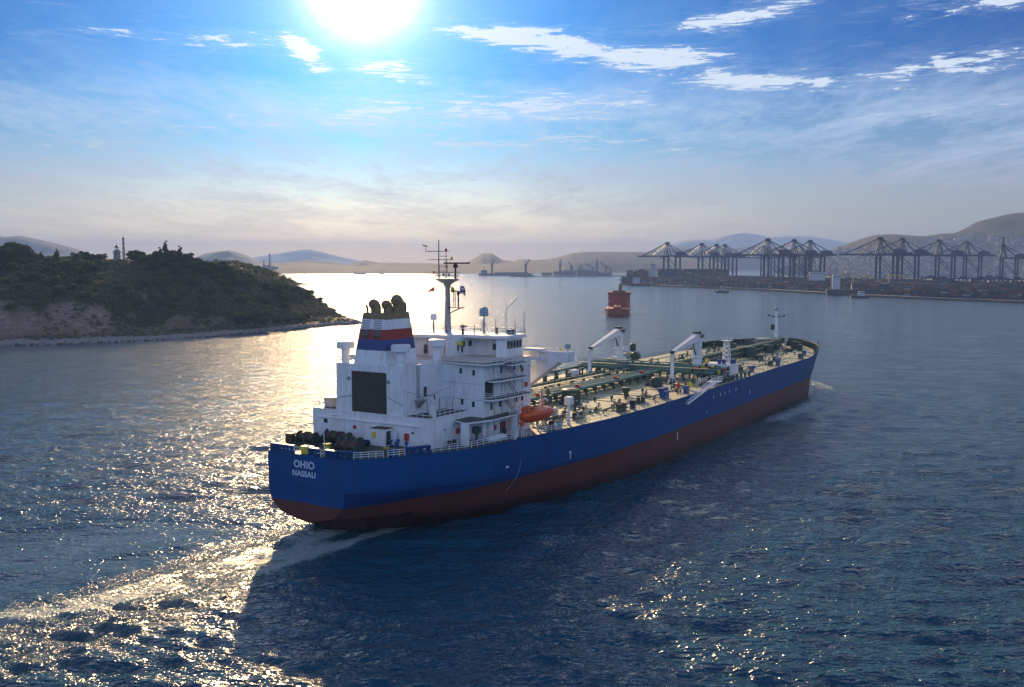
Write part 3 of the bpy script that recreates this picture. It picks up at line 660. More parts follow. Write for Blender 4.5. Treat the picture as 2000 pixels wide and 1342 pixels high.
platform([(33.5, 18.1), (33.5, 21.0), (39.5, 21.0), (41.5, 18.1)], 28.0, [(33.5, 20.9), (39.5, 20.9)])
b = sm(); b.box(21.5, 22.0, 17.4, 18.9, ZD, 18.45); b.box(28.6, 30.1, 16.8, 18.1, ZD, 18.45); P('support_wall', b, M['white'], acc)
def stair(x0, z0, x1, z1, y):
    b = sm(); n = int(abs(z1 - z0) / .27)
    for yy in (y, y + .8): b.tube((x0, yy, z0), (x1, yy, z1), .07, n=4); b.tube((x0, yy, z0 + 1), (x1, yy, z1 + 1), .035, n=4)
    for k in range(n + 1):
        t_ = k / n; x = x0 + (x1 - x0) * t_; z = z0 + (z1 - z0) * t_; b.box(x - .14, x + .14, y, y + .8, z - .03, z + .03)
    P('stair', b, M['grey'], acc)
stair(37.4, 22.2, 33.9, 25.2, 19.0); stair(37.2, 25.5, 33.2, 28.5, 19.0); stair(36.8, 18.7, 33.2, 21.9, 19.0); stair(37.5, 14.6, 34.6, 18.4, 20.2)
# curved knuckle at the aft corner
b = sm(); b.tube((27.75, 18.05, 14.6), (27.75, 18.05, 28.7), .12, n=8); P('corner_post', b, M['white2'], acc)
# upper house, wheelhouse
b = sm(); b.prism([(32.4, -3.5), (34.5, -3.7), (34.5, 5.6), (36.0, 5.9), (44.5, 7.5), (44.5, -6.5), (32.4, -6.5)], 28.95, 32.9); nav = P('bridge_house', b, M['cream'])
b = sm(); b.prism([(34.3, 5.6), (35.5, 6.15), (40.5, 7.4), (40.5, 12.6), (37.5, 14.6), (38.6, 16.2), (44.6, 16.2), (44.6, -13.6), (38.6, -13.6), (38.6, -5.8), (34.3, -5.6)], 28.96, 32.6); wh = P('wheelhouse', b, M['white'], nav)
b = sm(); b.prism([(32.1, -3.6), (34.1, 5.9), (37.2, 6.4), (36.8, 15.0), (38.2, 16.8), (45.4, 16.8), (45.4, -14.2), (38.2, -14.2), (38, -5.9), (32.1, -5.8)], 32.6, 33.2); rf = P('wheelhouse_roof', b, M['white'], nav)
b = sm(); b.rail([(32.3, -3.6, 33.2), (34.2, 5.8, 33.2), (37.2, 6.3, 33.2), (37.0, 14.8, 33.2), (38.3, 16.6, 33.2), (45.2, 16.6, 33.2), (45.2, -14, 33.2), (38.3, -14, 33.2), (38, -5.8, 33.2)], 1.15, 1.5, .04, 2); P('railing', b, M['white2'], nav)
windows(nav, 's', [(x, 16.2, 31.35) for x in (39.4, 40.5, 41.6, 42.7, 43.8)], .88, 1.5)
windows(nav, 'f', [(44.6, y, 31.4) for y in np.arange(-12.5, 16, 1.45)], 1.15, 1.2)
windows(nav, 'a', [(38.6, 15.4, 31.3), (37.9, 14.0, 31.0)], .9, 1.2)
windows(nav, 's', [(37.6, 6.8, 31.3), (39.4, 7.2, 31.3)], 1.0, 1.1)
b = sm(); b.lathe((36.5, 6.5, 31.4), [(.45, 0), (.5, .5), (.4, .8)], 12, 'y'); P('life_ring_light', b, M['yellow'], nav)
b = sm(); b.box(36.2, 36.5, 6.25, 6.5, 30.0, 31.4); P('wall_fitting', b, M['brown'], nav); b = sm(); b.box(37.2, 37.5, 6.5, 6.8, 29.6, 30.8); P('wall_fitting', b, M['brown'], nav); b = sm(); b.lathe((33.9, .2, 29.4), [(.25, 0), (.4, .4), (.25, 1.0), (.3, 1.7)], 10); P('wall_fitting', b, M['brown'], nav)
b = sm(); b.path([(34.25, .5, 32.4), (34.25, .5, 29.2)], .08); P('drain_pipe', b, M['grey'], nav)
b = sm(); b.path([(34.2, 4.6, 32.4), (34.2, 4.6, 29.0)], .08); P('drain_pipe', b, M['grey'], nav)
for y in (11.2, 14.9): b = sm(); b.path([(27.62, y, 28.5), (27.62, y, 15.0 if y > 14 else 20.0)], .07); P('drain_pipe', b, M['white2'], acc)
# bridge wing, starboard and port: deep beam with cut-out bracket
for sgn, base in ((1, 18.1), (-1, 15.7)):
    def y_(v): return v if sgn > 0 else 2.3 - v
    b = sm()
    pl = [(16.2, 29.7), (25.0, 29.65), (25.0, 27.75), (22.9, 27.65), (17.95, 24.2), (16.2, 24.0), (16.2, 27.4), (19.3, 28.0), (20.1, 27.6), (20.0, 26.9), (18.1, 26.2), (16.2, 25.6)]
    outer = [(15.0, 29.75), (25.0, 29.75), (25.0, 27.75), (22.9, 27.6), (15.0, 22.0), (15.0, 25.9), (16.4, 26.4), (17.5, 26.95), (17.95, 27.45), (17.6, 27.9), (16.4, 27.96), (15.0, 27.96)]
    b.xprism([(y_(p[0]), p[1]) for p in outer], 47.1, 47.25); b.xprism([(y_(p[0]), p[1]) for p in outer], 49.6, 49.75)
    ya, yb = sorted((y_(25.0), y_(25.14))); b.box(47.1, 49.75, ya, yb, 27.75, 29.75)
    ya, yb = sorted((y_(15.0), y_(24.95))); b.box(47.26, 49.6, ya, yb, 28.1, 28.25)
    q = [(y_(25.0), 27.76), (y_(22.9), 27.62), (y_(15.0), 22.02)]
    for a, c in zip(q, q[1:]): b.add([(47.26, a[0], a[1]), (49.6, a[0], a[1]), (49.6, c[0], c[1]), (47.26, c[0], c[1])], [(0, 1, 2, 3)])
    ya, yb = sorted((y_(1.15), y_(14.99))); b.box(44.6, 49.7, ya, yb, 28.0, 28.3); b.box(49.5, 49.7, ya, yb, 28.3, 29.8)
    wg_ = P('bridge_wing', b, M['white'], nav)
    b = sm(); b.box(44.6, 46.9, y_(16.3), y_(20.6), 29.9, 30.4) if sgn > 0 else None
    if sgn > 0:
        b.rail([(46.9, 16.5, 28.3), (46.9, 19.5, 28.3)], 1.2, 1, .05); P('wing_console', b, M['white2'], nav)
        b = sm(); b.box(48.9, 49.3, 22.2, 22.7, 29.8, 30.3); P('wing_lamp', b, M['yellow'], nav)
        b = sm(); b.tube((48.6, 24.3, 29.7), (48.6, 24.3, 30.4), .12); b.lathe((48.2, 24.3, 30.8), [(.5, 0), (.55, .5), (.4, .9)], 12, 'x'); P('searchlight', b, M['stbd_dome'], nav)
b = sm(); b.box(44.6, 46.3, 14.0, 20.5, ZD + 13.6, ZD + 14.0); P('forward_deck', b, M['white2'], acc)
# radar mast
mast = empty('radar_mast'); mast.parent = T
b = sm(); b.lathe((40.1, 1.25, 33.1), [(.78, 0), (.66, 1.5), (.54, 5), (.48, 9.0), (.8, 9.9), (2.3, 10.7), (2.4, 11.0)], 16); P('mast_column', b, M['grey'], mast, True)
b = sm(); b.rail([(40.1 + 2.5 * math.cos(a), 1.25 + 2.5 * math.sin(a), 44.1) for a in np.linspace(0, 2 * math.pi, 9)], 1.2, 2, .05); P('railing', b, M['grey'], mast)
b = sm(); b.tube((40.1, -.9, 44), (40.1, -.9, 51.9), .14, .09); b.tube((40.1, -4.2, 49.6), (40.1, 1.6, 49.6), .07); b.tube((40.1, -3.6, 47.9), (40.1, 2.6, 47.9), .06); b.tube((40.1, -4.2, 49.6), (40.1, -4.2, 50.6), .05); b.tube((40.1, -5, 50.9), (40.1, -3.8, 50.6), .12)
b.tube((40.1, .9, 44), (40.1, .9, 49.8), .06); b.tube((40.1, 1.5, 44), (40.1, 1.0, 47.9), .05)
for z in (45.6, 46.6, 48.6): b.tube((40.1, -.9, z), (40.1, 1.2, z), .05)
P('signal_pole', b, M['dark'], mast)
for y, z, k in ((.9, 49.9, 'red'), (2.3, 48.2, 'yellow'), (1.0, 46.5, 'red'), (-2.2, 45.3, 'red'), (.2, 44.9, 'dark'), (1.6, 44.8, 'grey')):
    b = sm(); b.lathe((40.1, y, z - .25), [(.2, 0), (.24, .3), (.12, .55)], 10); P('signal_lamp', b, M[k], mast)
b = sm(); b.tube((40.1, 3.2, 44.1), (40.1, 3.2, 46.5), .22, .18); b.lathe((40.1, 3.2, 46.3), [(.45, 0), (.55, .4), (.2, .8)], 12); b.box(39.9, 40.3, .4, 6.6, 47.05, 47.35); P('radar_scanner', b, M['dark'], mast)
b = sm(); b.tube((40.1, 1.25, 36.9), (40.1, 4.8, 38.4), .12); b.box(39.5, 40.7, 1.6, 4.9, 38.2, 38.4); b.tube((40.1, 3.9, 38.4), (40.1, 3.9, 41.2), .14); b.lathe((40.1, 3.9, 40.8), [(.3, 0), (.38, .5), (.15, .7)], 10); b.box(39.95, 40.25, 2.0, 5.8, 41.5, 41.7); b.truss((40.1, 2.9, 38.4), (40.1, 2.9, 42.0), .5, .3, 4, .04); P('radar_scanner', b, M['dark'], mast)
for y, z in ((1.6, 39.6), (2.9, 39.1), (2.9, 40.5)):
    b = sm(); b.ball((40.1, y + 1.0, z), .2); P('signal_lamp', b, M['red'], mast)
# domes on the compass deck
dm = empty('satellite_dome'); dm.parent = T
b = sm(); b.lathe((42.0, 8.8, 36.6), [(.75, 0), (.92, .1), (.92, 1.0), (.8, 1.5), (.45, 1.85), (.05, 1.95)], 18); P('radome', b, M['stbd_dome'], dm, True)
b = sm(); b.tube((42, 8.8, 33.2), (42, 8.8, 36.7), .3, .16); 
for a in range(4): b.tube((42 + .9 * math.cos(a * 1.57 + .7), 8.8 + .9 * math.sin(a * 1.57 + .7), 33.2), (42, 8.8, 36.2), .06)
P('dome_stand', b, M['grey'], dm)
dm = empty('satellite_dome'); dm.parent = T
b = sm(); b.lathe((40.5, -2.6, 35.6), [(.55, 0), (.68, .1), (.68, .8), (.5, 1.3), (.05, 1.45)], 16); P('radome', b, M['white2'], dm, True)
b = sm(); b.tube((40.5, -2.6, 33.1), (40.5, -2.6, 35.7), .28, .12); P('dome_stand', b, M['grey'], dm)
b = sm()
for (x, y, h, r_) in ((37.5, 9.5, 1.9, .12), (38.0, 11.4, 5.8, .045), (41.5, 11.9, 3.0, .08), (43.5, 13.2, 7.4, .035), (44.2, 12.4, 4.2, .04), (36.5, 3.5, 1.7, .1), (44.8, 16.5, 4.2, .07), (44.5, 14.6, 3.2, .05), (36, -4.6, 1.8, .07), (35, 1.4, 1.4, .08), (38, 6.4, 1.9, .3), (43.2, 11.0, 1.2, .35)):
    b.tube((x, y, 33.2), (x, y, 33.2 + h), r_, r_ * .8, 6)
b.tube((43.5, 13.2, 38), (44.6, 15.2, 40.6), .04, n=4); b.box(43.0, 44.0, 13.4, 15.0, 33.2, 34.1); b.box(37.5, 38.6, 6.0, 6.9, 34.6, 34.9); P('antenna', b, M['dark'], nav)
# flags flown from the mast halyards
def flag(name, x, y, z, w, h, m1, label, tri=False, cross=False):
    b = MB(True); n = 5
    vs = []
    for i in range(n + 1):
        t_ = i / n; hh_ = h * (1 - t_) if tri else h
        for k in (0, 1): vs.append((x + .25 * math.sin(t_ * 4), y + w * t_, z + (0 if k == 0 else hh_) - abs(w) * .45 * t_ * t_ + (0 if not tri else h * .5 * t_)))
    fs = [(2 * i, 2 * i + 2, 2 * i + 3, 2 * i + 1) for i in range(n)]
    b.add(vs, fs); b.add([(v[0] + .03, v[1], v[2]) for v in vs], [f[::-1] for f in fs])
    if cross:
        b.cur = 1
        for q in (.2, .6): b.add([(vs[0][0] - .03, y + w * .1, z + h * q), (vs[6][0] - .03, y + w * .8, z + h * q - .3 * abs(w)), (vs[6][0] - .03, y + w * .8, z + h * (q + .2) - .3 * abs(w)), (vs[0][0] - .03, y + w * .1, z + h * (q + .2))], [(0, 1, 2, 3)])
    o = b.build(name, m1); 
    o.location = T.location; o.rotation_euler = T.rotation_euler
    return tag(o, label, 'flag')
flag('flag', 40.1, -2.1, 41.4, -1.9, 1.0, M['stripe_red'] if False else M['orange'], 'orange red pennant flying left of the radar mast', tri=True)
flag('flag', 40.1, 2.0, 41.3, 1.0, 1.1, M['yellow'], 'yellow signal flag close under the radar mast platform')
flag('flag', 40.1, 4.3, 41.2, 1.4, 1.5, [M['blue'], M['white2']], 'blue and white striped flag right of the radar mast', cross=True)

# --- mooring deck at the stern
def put(name, build, mt='dgreen', parent=None, smooth=False):
    b = sm(); build(b); return P(name, b, M[mt], parent, smooth)
def winch(x, y, ry=0, k=1.0, mt='brown'):
    w = empty('mooring_winch'); w.parent = T
    b = sm(); b.lathe((x, y - 2.2 * k, ZD + 1.3 * k), [(1.1 * k, 0), (1.1 * k, .2), (.75 * k, .25), (.78 * k, 1.6), (1.1 * k, 1.65), (1.1 * k, 1.85)], 16, 'y'); b.lathe((x, y + .2 * k, ZD + 1.3 * k), [(1.1 * k, 0), (1.1 * k, .2), (.85 * k, .25), (.85 * k, 1.6), (1.1 * k, 1.65), (1.1 * k, 1.85)], 16, 'y'); P('drum', b, M[mt], w, True)
    b = sm(); b.box(x - 1, x + 1, y - .25, y + .15, ZD, ZD + 1.9 * k); b.box(x - 1, x + 1, y - 2.6 * k, y - 2.25 * k, ZD, ZD + 1.4 * k); b.box(x - 1, x + 1, y + 2.1 * k, y + 2.4 * k, ZD, ZD + 1.4 * k); b.box(x - 1.4, x + 1.4, y - 2.7 * k, y + 2.5 * k, ZD, ZD + .3); b.box(x + .6, x + 2, y - .6, y + .9, ZD + .2, ZD + 1.5 * k); P('winch_frame', b, M['dgreen'], w)
winch(8.6, -7.6, k=.92, mt='brown'); winch(10.8, -1.6, k=1.0, mt='brown'); winch(8.0, 3.4, k=1.0, mt='dgreen'); winch(12.2, -4.6, k=.85); winch(5.4, 5.0, k=.95, mt='brown')
put('rope_heap', lambda b: [b.ball((11.6 + .5 * i, 1.5 + .35 * i, ZD + .45), .8, 10, .6) for i in range(4)], 'navy', None, True)
put('capstan', lambda b: b.lathe((3.4, 1.9, ZD), [(.75, 0), (.75, .3), (.55, .5), (.5, 1.3), (.75, 1.5), (.75, 1.7)], 16), 'yellow', None, True)
put('rope_box', lambda b: b.box(.9, 2.0, -1.9, .4, ZD, ZD + 1.25), 'yellow'); put('rope_box', lambda b: b.box(.8, 1.7, .7, 1.5, ZD, ZD + 1.0), 'yellow')
put('jack_staff', lambda b: b.tube((1.0, 3.6, ZD), (1.4, 3.0, ZD + 4.6), .07), 'white2')
put('skylight', lambda b: b.box(7, 8.2, -11.6, -10.2, ZD, ZD + 1.7), 'brown'); put('vent_post', lambda b: [b.tube((13.2, 9.6, ZD), (13.2, 9.6, ZD + 1.4), .18), b.lathe((13.2, 9.6, ZD + 1.2), [(.3, 0), (.4, .3), (.3, .5)], 10)], 'blue')
for x, y in ((12.6, 12.0), (12.0, 10.2), (13.0, 8.2)): put('vent_post', lambda b: [b.tube((x, y, ZD), (x, y, ZD + 1.1), .16), b.lathe((x, y, ZD + 1.0), [(.25, 0), (.42, .3), (.3, .5)], 10)], 'blue')
put('drip_tray', lambda b: [b.box(11.5, 12.3, 7.6 + 1.7 * i, 8.6 + 1.7 * i, ZD, ZD + .25) for i in range(3)], 'yellow')
def chock(x0, y0, x1, y1, n=3, h=1.3):
    b = sm(); a = Vector((x0, y0, ZD - .1)); c = Vector((x1, y1, ZD - .1)); d = (c - a).normalized(); nn = Vector((-d.y, d.x, 0)) * .35
    ts = [i / n for i in range(n + 1)]
    for t0 in ts:
        p = a.lerp(c, t0); w = d * .28
        b.hexa([p - w - nn, p + w - nn, p + w + nn, p - w + nn] + [q + Vector((0, 0, h)) for q in (p - w - nn, p + w - nn, p + w + nn, p - w + nn)])
    b.hexa([a - nn - d * .3, c - nn + d * .3, c + nn + d * .3, a + nn - d * .3] + [q + Vector((0, 0, .38)) for q in (a - nn - d * .3, c - nn + d * .3, c + nn + d * .3, a + nn - d * .3)])
    up = Vector((0, 0, h - .3)); b.hexa([q + up for q in (a - nn - d * .3, c - nn + d * .3, c + nn + d * .3, a + nn - d * .3)] + [q + up + Vector((0, 0, .42)) for q in (a - nn - d * .3, c - nn + d * .3, c + nn + d * .3, a + nn - d * .3)])
    P('fairlead', b, M['hull_blue'])
chock(.5, -8.2, .5, -5.0, 3); chock(.5, -4.3, .5, -3.4, 1); chock(.5, .9, .5, 2.3, 1); chock(.5, 4.6, .5, 6.6, 2); chock(.8, 7.4, 1.9, 9.6, 2); chock(9.0, 14.6, 13.0, 16.5, 3); chock(6.6, 13.2, 7.2, 13.6, 1)
put('railing', lambda b: [b.rail([(.2, -6, ZD), (.2, -4.6, ZD)], 1.2, 1, .055, 2), b.rail([(.2, -3.9, ZD), (.2, -1.5, ZD)], 1.2, 1.2, .06, 2), b.rail([(.2, 2.4, ZD), (.2, 4.4, ZD)], 1.2, 1, .055, 2)], 'white2')
def side_rail(x0, x1, side=1, sp=1.7, r=.045, mt='white2', h=1.15, inset=.25):
    pts = [(x, cen(x) + side * (half(x, 5) - inset), ZD + shear(x)) for x in np.linspace(x0, x1, max(2, int((x1 - x0) / 4)))]
    b = sm(); b.rail([tuple(float(q) for q in p) for p in pts], h, sp, r, 3 if x1 < 50 else 2); P('railing', b, M[mt])
side_rail(1.3, 5.2, 1, 1.3, .06); side_rail(5.9, 8.6, 1, 1.2, .06); side_rail(13.2, 37, 1, 1.6, .055); side_rail(40, 47, 1, 1.6, .055)
side_rail(5, 44, -1, 2.2); side_rail(48, 96, 1, 3.0, .04, 'grey'); side_rail(146, 228, 1, 3.2, .035, 'grey'); side_rail(48, 232, -1, 3.4, .05, 'green')
put('life_ring', lambda b: b.lathe((8.2, 14.05, ZD + .6), [(.25, 0), (.5, 0), (.5, .12), (.25, .12)], 12, 'y'), 'red')
put('vent_post', lambda b: [b.tube((24.3, 18.9, ZD), (24.3, 18.9, ZD + 2.1), .25), b.lathe((24.3, 18.9, ZD + 1.9), [(.5, 0), (.85, .2), (.85, 1.1), (.5, 1.25)], 14)], 'dgreen', None, True)
put('vent_post', lambda b: [b.tube((32.0, 20.2, ZD), (32.0, 20.2, ZD + 1.5), .15), b.lathe((32.0, 20.2, ZD + 1.3), [(.2, 0), (.32, .2), (.2, .6)], 10)], 'dgreen', None, True)
put('bollard', lambda b: [b.box(18.3, 20.8, 16.3, 17.3, ZD, ZD + .3)] + [b.tube((18.8 + 1.5 * i, 16.8, ZD), (18.8 + 1.5 * i, 16.8, ZD + 1.2), .4) for i in range(2)], 'dgreen')
o = sm(); [o.ball((27.2 + 1.1 * i, 20.0 + .35 * (i % 2), ZD + .55), 1.0, 10, .62) for i in range(4)]
o = o.build('tarpaulin_bundle', M['cloth'], None, True); o.location = T.location; o.rotation_euler = T.rotation_euler
tag(o, 'white tarpaulin bundle lying on the aft side deck below the accommodation', 'tarpaulin')
# lifeboat in its davit
dv = empty('lifeboat_davit'); dv.parent = T
for x in (35.2, 43.2):
    b = sm()
    pts = [(x, 20.6, ZD), (x, 20.8, 18.6), (x, 21.2, 20.2), (x, 22.2, 20.9), (x, 22.9, 20.5)]
    b.path(pts, .24, 6); b.tube((x, 22.4, ZD), (x + .4, 21.2, 18.8), .1); P('davit_arm', b, M['white2'], dv)
b = sm(); b.box(34.6, 35.0, 19.9, 21.2, ZD, 18.6); b.tube((35, 21.5, 16.9), (31.6, 22.6, ZD), .1); b.tube((35, 21.0, 16.9), (31.6, 22.2, ZD), .1); P('davit_frame', b, M['white2'], dv)
LB = empty('lifeboat', T.location, T.rotation_euler[2], label='orange enclosed lifeboat hanging in white davits beside the superstructure', cat='lifeboat')
b = sm(); L_ = 11.0
prof = [(0, .25), (.04, .8), (.12, 1.15), (.3, 1.4), (.6, 1.45), (.85, 1.2), (.95, .85), (1.0, .3)]
for nm, z0, sz, lo in (('boat_hull', 18.35, 1.0, True), ('canopy', 18.4, .88, False)):
    b = sm(); vs = []; n = 13
    for u_, r_ in prof:
        x = 34.0 + L_ * u_
        for i in range(n):
            a = math.pi * i / (n - 1) * (-1 if lo else 1)
            vs.append((x, 22.6 + r_ * math.cos(a), z0 + r_ * sz * math.sin(a) + (0 if lo else .04)))
    fs = [(j * n + i, j * n + i + 1, (j + 1) * n + i + 1, (j + 1) * n + i) for j in range(len(prof) - 1) for i in range(n - 1)]
    fs += [tuple(range(n)), tuple(range((len(prof) - 1) * n, len(prof) * n))]
    b.add(vs, fs); P(nm, b, M['orange'], LB, True)
b = sm(); b.hexa([(35.0, 21.7, 19.4), (37.6, 21.7, 19.5), (37.6, 23.5, 19.5), (35.0, 23.5, 19.4), (35.2, 21.9, 20.15), (37.0, 21.9, 20.2), (37.0, 23.3, 20.2), (35.2, 23.3, 20.15)]); P('cockpit', b, M['orange'], LB)
for x in (35.6, 36.4): b = sm(); b.box(x, x + .45, 23.4, 23.47, 19.65, 19.95); P('window', b, M['glass'], LB)
for x in (38.6, 40.2, 41.8): b = sm(); b.lathe((x, 23.72, 18.95), [(.2, 0), (.2, .08)], 10, 'y'); P('porthole', b, M['glass'], LB)
b = sm(); b.box(38.2, 42.6, 23.55, 23.6, 19.25, 19.4); P('reflective_stripe', b, M['white2'], LB)
for x in (35.2, 43.2): b = sm(); b.tube((x, 22.7, 19.2), (x, 22.7, 20.9), .06); b.box(x - .2, x + .2, 22.5, 22.9, 19.1, 19.5); P('lifting_hook', b, M['grey'], LB)
b = sm(); b.path([(34.2, 23.0, 18.4), (36, 24.03, 18.4), (41, 24.07, 18.4), (44, 23.7, 18.4)], .07); P('rubbing_strake', b, M['stripe_red'], LB)
b = sm(); b.lathe((33.9, 22.6, 17.2), [(.3, 0), (.55, .1), (.3, .6)], 10, 'x'); P('rudder', b, M['orange'], LB)
# person at the stern rail
def person(loc, rz, label, top, legs, helmet, arm=(0.0, 0.0)):
    pr = empty('person', loc, rz, label=label, cat='person')
    me = bpy.data.meshes.new('body')
    J = [((0, 0, .95), .13), ((0, 0, 1.15), .125), ((0, 0, 1.38), .15), ((0, 0, 1.5), .06), ((.01, 0, 1.62), .085), ((.01, 0, 1.72), .08)]
    E = [(0, 1), (1, 2), (2, 3), (3, 4), (4, 5)]
    for s_ in (1, -1):
        b0 = len(J); J += [((0, .10 * s_, .88), .095), ((.02, .11 * s_, .5), .065), ((0, .12 * s_, .09), .045), ((.14, .13 * s_, .04), .04)]; E += [(0, b0), (b0, b0 + 1), (b0 + 1, b0 + 2), (b0 + 2, b0 + 3)]
        b0 = len(J); J += [((0, .19 * s_, 1.40), .062), ((.02, .25 * s_, 1.12), .046), ((.16, .24 * s_, .93), .034), ((.22, .23 * s_, .87), .036)]; E += [(2, b0), (b0, b0 + 1), (b0 + 1, b0 + 2), (b0 + 2, b0 + 3)]
    me.from_pydata([j[0] for j in J], E, []); o = bpy.data.objects.new('body', me); COL.objects.link(o); o.parent = pr
    me.skin_vertices.new() if hasattr(me.skin_vertices, 'new') else None
    md = o.modifiers.new('skin', 'SKIN'); 
    if not me.skin_vertices: 
        bpy.context.view_layer.objects.active = o
    for sv, j in zip(me.skin_vertices[0].data, J): sv.radius = (j[1], j[1])
    me.skin_vertices[0].data[0].use_root = True
    o.modifiers.new('sub', 'SUBSURF').render_levels = 1
    me.materials.append(M[top])
    b = MB(); b.ball((.02, 0, 1.70), .125, 12, .75); b.lathe((.03, 0, 1.68), [(.15, 0), (.15, .03), (.1, .05)], 12); hp = b.build('helmet', M[helmet], pr, True)
    b = MB(); b.ball((.07, 0, 1.60), .07, 10, 1.1); b.build('face', M['skin'], pr, True)
    return pr
def wpos(x, s, z): q = (SHIP.x + U[0] * x + S[0] * s, SHIP.y + U[1] * x + S[1] * s, z); return q
person(wpos(.75, .05, ZD), R(250), 'person in pale overalls and orange helmet standing at the stern rail', 'overall', 'overall', 'orange')

# --- cargo deck
def rz_box(b, x, y, l, w, h, z=ZD + .2): b.box(x - l / 2, x + l / 2, y - w / 2, y + w / 2, z, z + h)
# longitudinal pipe bundle on trestles with a walkway
PX0, PX1 = 46, 138
for k, y in enumerate((5.2, 4.0, 2.9, 1.8, .7, -.4)):
    b = sm(); b.tube((PX0, y, 16.75), (PX1, y, 16.75), (.42, .3, .34, .3, .34, .26)[k], n=10); P('cargo_pipe', b, M['green_l' if k % 2 == 0 else 'green'], None, True)
put('pipe_walkway', lambda b: [b.box(PX0, PX1, -4.1, -2.6, 17.0, 17.12), b.rail([(PX0, -4.1, 17.1), (PX1, -4.1, 17.1)], 1.1, 3.0, .05), b.rail([(PX0, -2.6, 17.1), (PX1, -2.6, 17.1)], 1.1, 3.0, .05)], 'green')
for x in range(47, 138, 5):
    put('pipe_trestle', lambda b: [b.box(x, x + .35, -4.2, 5.9, 16.0, 16.35)] + [b.box(x, x + .3, y, y + .3, ZD, 16.0) for y in (-4, -1, 2.2, 5.4)] + [b.tube((x + .1, 2.2, 14.8), (x + .1, 5.4, 16), .08, n=4)], 'dgreen')
for i, x in enumerate((70, 89, 110, 126)):
    put('expansion_valve', lambda b: [b.lathe((x, 4.6, 17.3), [(.45, 0), (.45, .5)], 10), b.box(x - .4, x + .4, 4.4, 5.6, 17.1, 17.5)], 'red'); put('valve_wheel', lambda b: b.lathe((x - 2.4, 2.0, 17.2), [(.4, 0), (.45, .3)], 10), 'yellow')
rnd = random.Random(11)
# port side of the aft cargo deck: dense pipes, valves, posts
put('port_pipe', lambda b: [b.tube((52, -9.5, 16.2), (132, -9.5, 16.2), .3), b.tube((60, -16.5, 16.9), (168, -20.5, 16.9), .35), b.tube((56, -12, 15.3), (120, -12, 15.3), .25)], 'green')
for x in range(56, 160, 7):
    y = -15.5 - (x - 60) * .045; put('pipe_support', lambda b: b.box(x, x + .3, y - .6, y + .6, ZD, 16.6), 'dgreen'); put('pipe_support', lambda b: b.box(x, x + .3, -9.9, -9.1, ZD, 16), 'dgreen')
def valve(x, y, k=1.0, mt='dgreen'):
    put('deck_valve', lambda b: [b.tube((x, y, ZD), (x, y, ZD + 1.2 * k), .16 * k, n=6), b.lathe((x, y, ZD + 1.1 * k), [(.12, 0), (.42 * k, .05), (.42 * k, .2), (.1, .3)], 8), b.tube((x - .9 * k, y, ZD + .5), (x + .9 * k, y, ZD + .5), .2 * k, n=6)], mt)
for i in range(34):
    x = rnd.uniform(50, 135); y = rnd.uniform(-21, -6.5); valve(x, y, rnd.uniform(.8, 1.7), rnd.choice(['dgreen', 'green', 'brown', 'dgreen', 'yellow']))
for i in range(26):
    x = rnd.uniform(48, 66); y = rnd.uniform(8, 21); valve(x, y, rnd.uniform(.7, 1.4), rnd.choice(['dgreen', 'green', 'grey', 'brown']))
for i in range(30):
    x = rnd.uniform(160, 250); y = rnd.uniform(-19, -5); valve(x, y, rnd.uniform(.8, 1.6), rnd.choice(['dgreen', 'green', 'brown']))
for i in range(46):
    x = rnd.uniform(62, 132); y = rnd.uniform(15.5, 23.4); valve(x, y, rnd.uniform(.5, 1.0), rnd.choice(['dgreen', 'green', 'grey', 'brown', 'dgreen']))
for i in range(26):
    x = rnd.uniform(160, 236); y = rnd.uniform(6.5, 20); valve(x, y, rnd.uniform(.5, 1.0), rnd.choice(['dgreen', 'green', 'brown']))
# hatches, tank domes and stores on the starboard side
def hatch(x, y, r_=1.6, h=2.2):
    q = empty('tank_hatch'); q.parent = T
    b = sm(); b.lathe((x, y, ZD), [(r_ * 1.25, 0), (r_ * 1.25, .4), (r_, .5), (r_ * .95, h), (r_ * .5, h + .25)], 14); P('hatch_coaming', b, M['dgreen'], q)
    b = sm(); b.rail([(x - r_ * 1.3, y - r_ * 1.3, ZD + .3), (x + r_ * 1.3, y - r_ * 1.3, ZD + .3), (x + r_ * 1.3, y + r_ * 1.3, ZD + .3)], h * .8, .9, .07, 3); P('hatch_guard', b, M['dgreen'], q)
hatch(77.5, 9.2, 2.2, 3.6); hatch(118, 12.9, 1.5, 2.6); hatch(233, 6.2, 1.9, 3.0); hatch(212, 6.0, 2.3, 3.8); hatch(205, 12.0, 1.2, 1.6); hatch(240, 11, 1.1, 1.3)
def deck_vent(x, y, k=1.0):
    put('deck_vent', lambda b: [b.tube((x, y, ZD), (x, y, ZD + 1.5 * k), .35 * k), b.lathe((x, y, ZD + 1.1 * k), [(.4 * k, 0), (1.0 * k, .9 * k), (.9 * k, 1.1 * k), (.2, 1.15 * k)], 12), b.tube((x - .6, y - 3, ZD + .9), (x, y, ZD + .9), .07, n=4)], 'dgreen')
deck_vent(94.0, 15.3, 1.25); deck_vent(98.5, 13.6, .9)
for x, y in ((87.5, 14.8), (104, 15.2), (84.2, 12), (218, 12.4), (229, 14), (236, 11.0), (196, 15)): put('sounding_pipe', lambda b: [b.tube((x, y, ZD), (x, y, ZD + 1.0), .2), b.lathe((x, y, ZD + .7), [(.2, 0), (.42, .2), (.3, .7)], 8), b.tube((x, y, ZD + .7), (x - .5, y - 7, ZD + .5), .05, n=4)], 'dgreen')
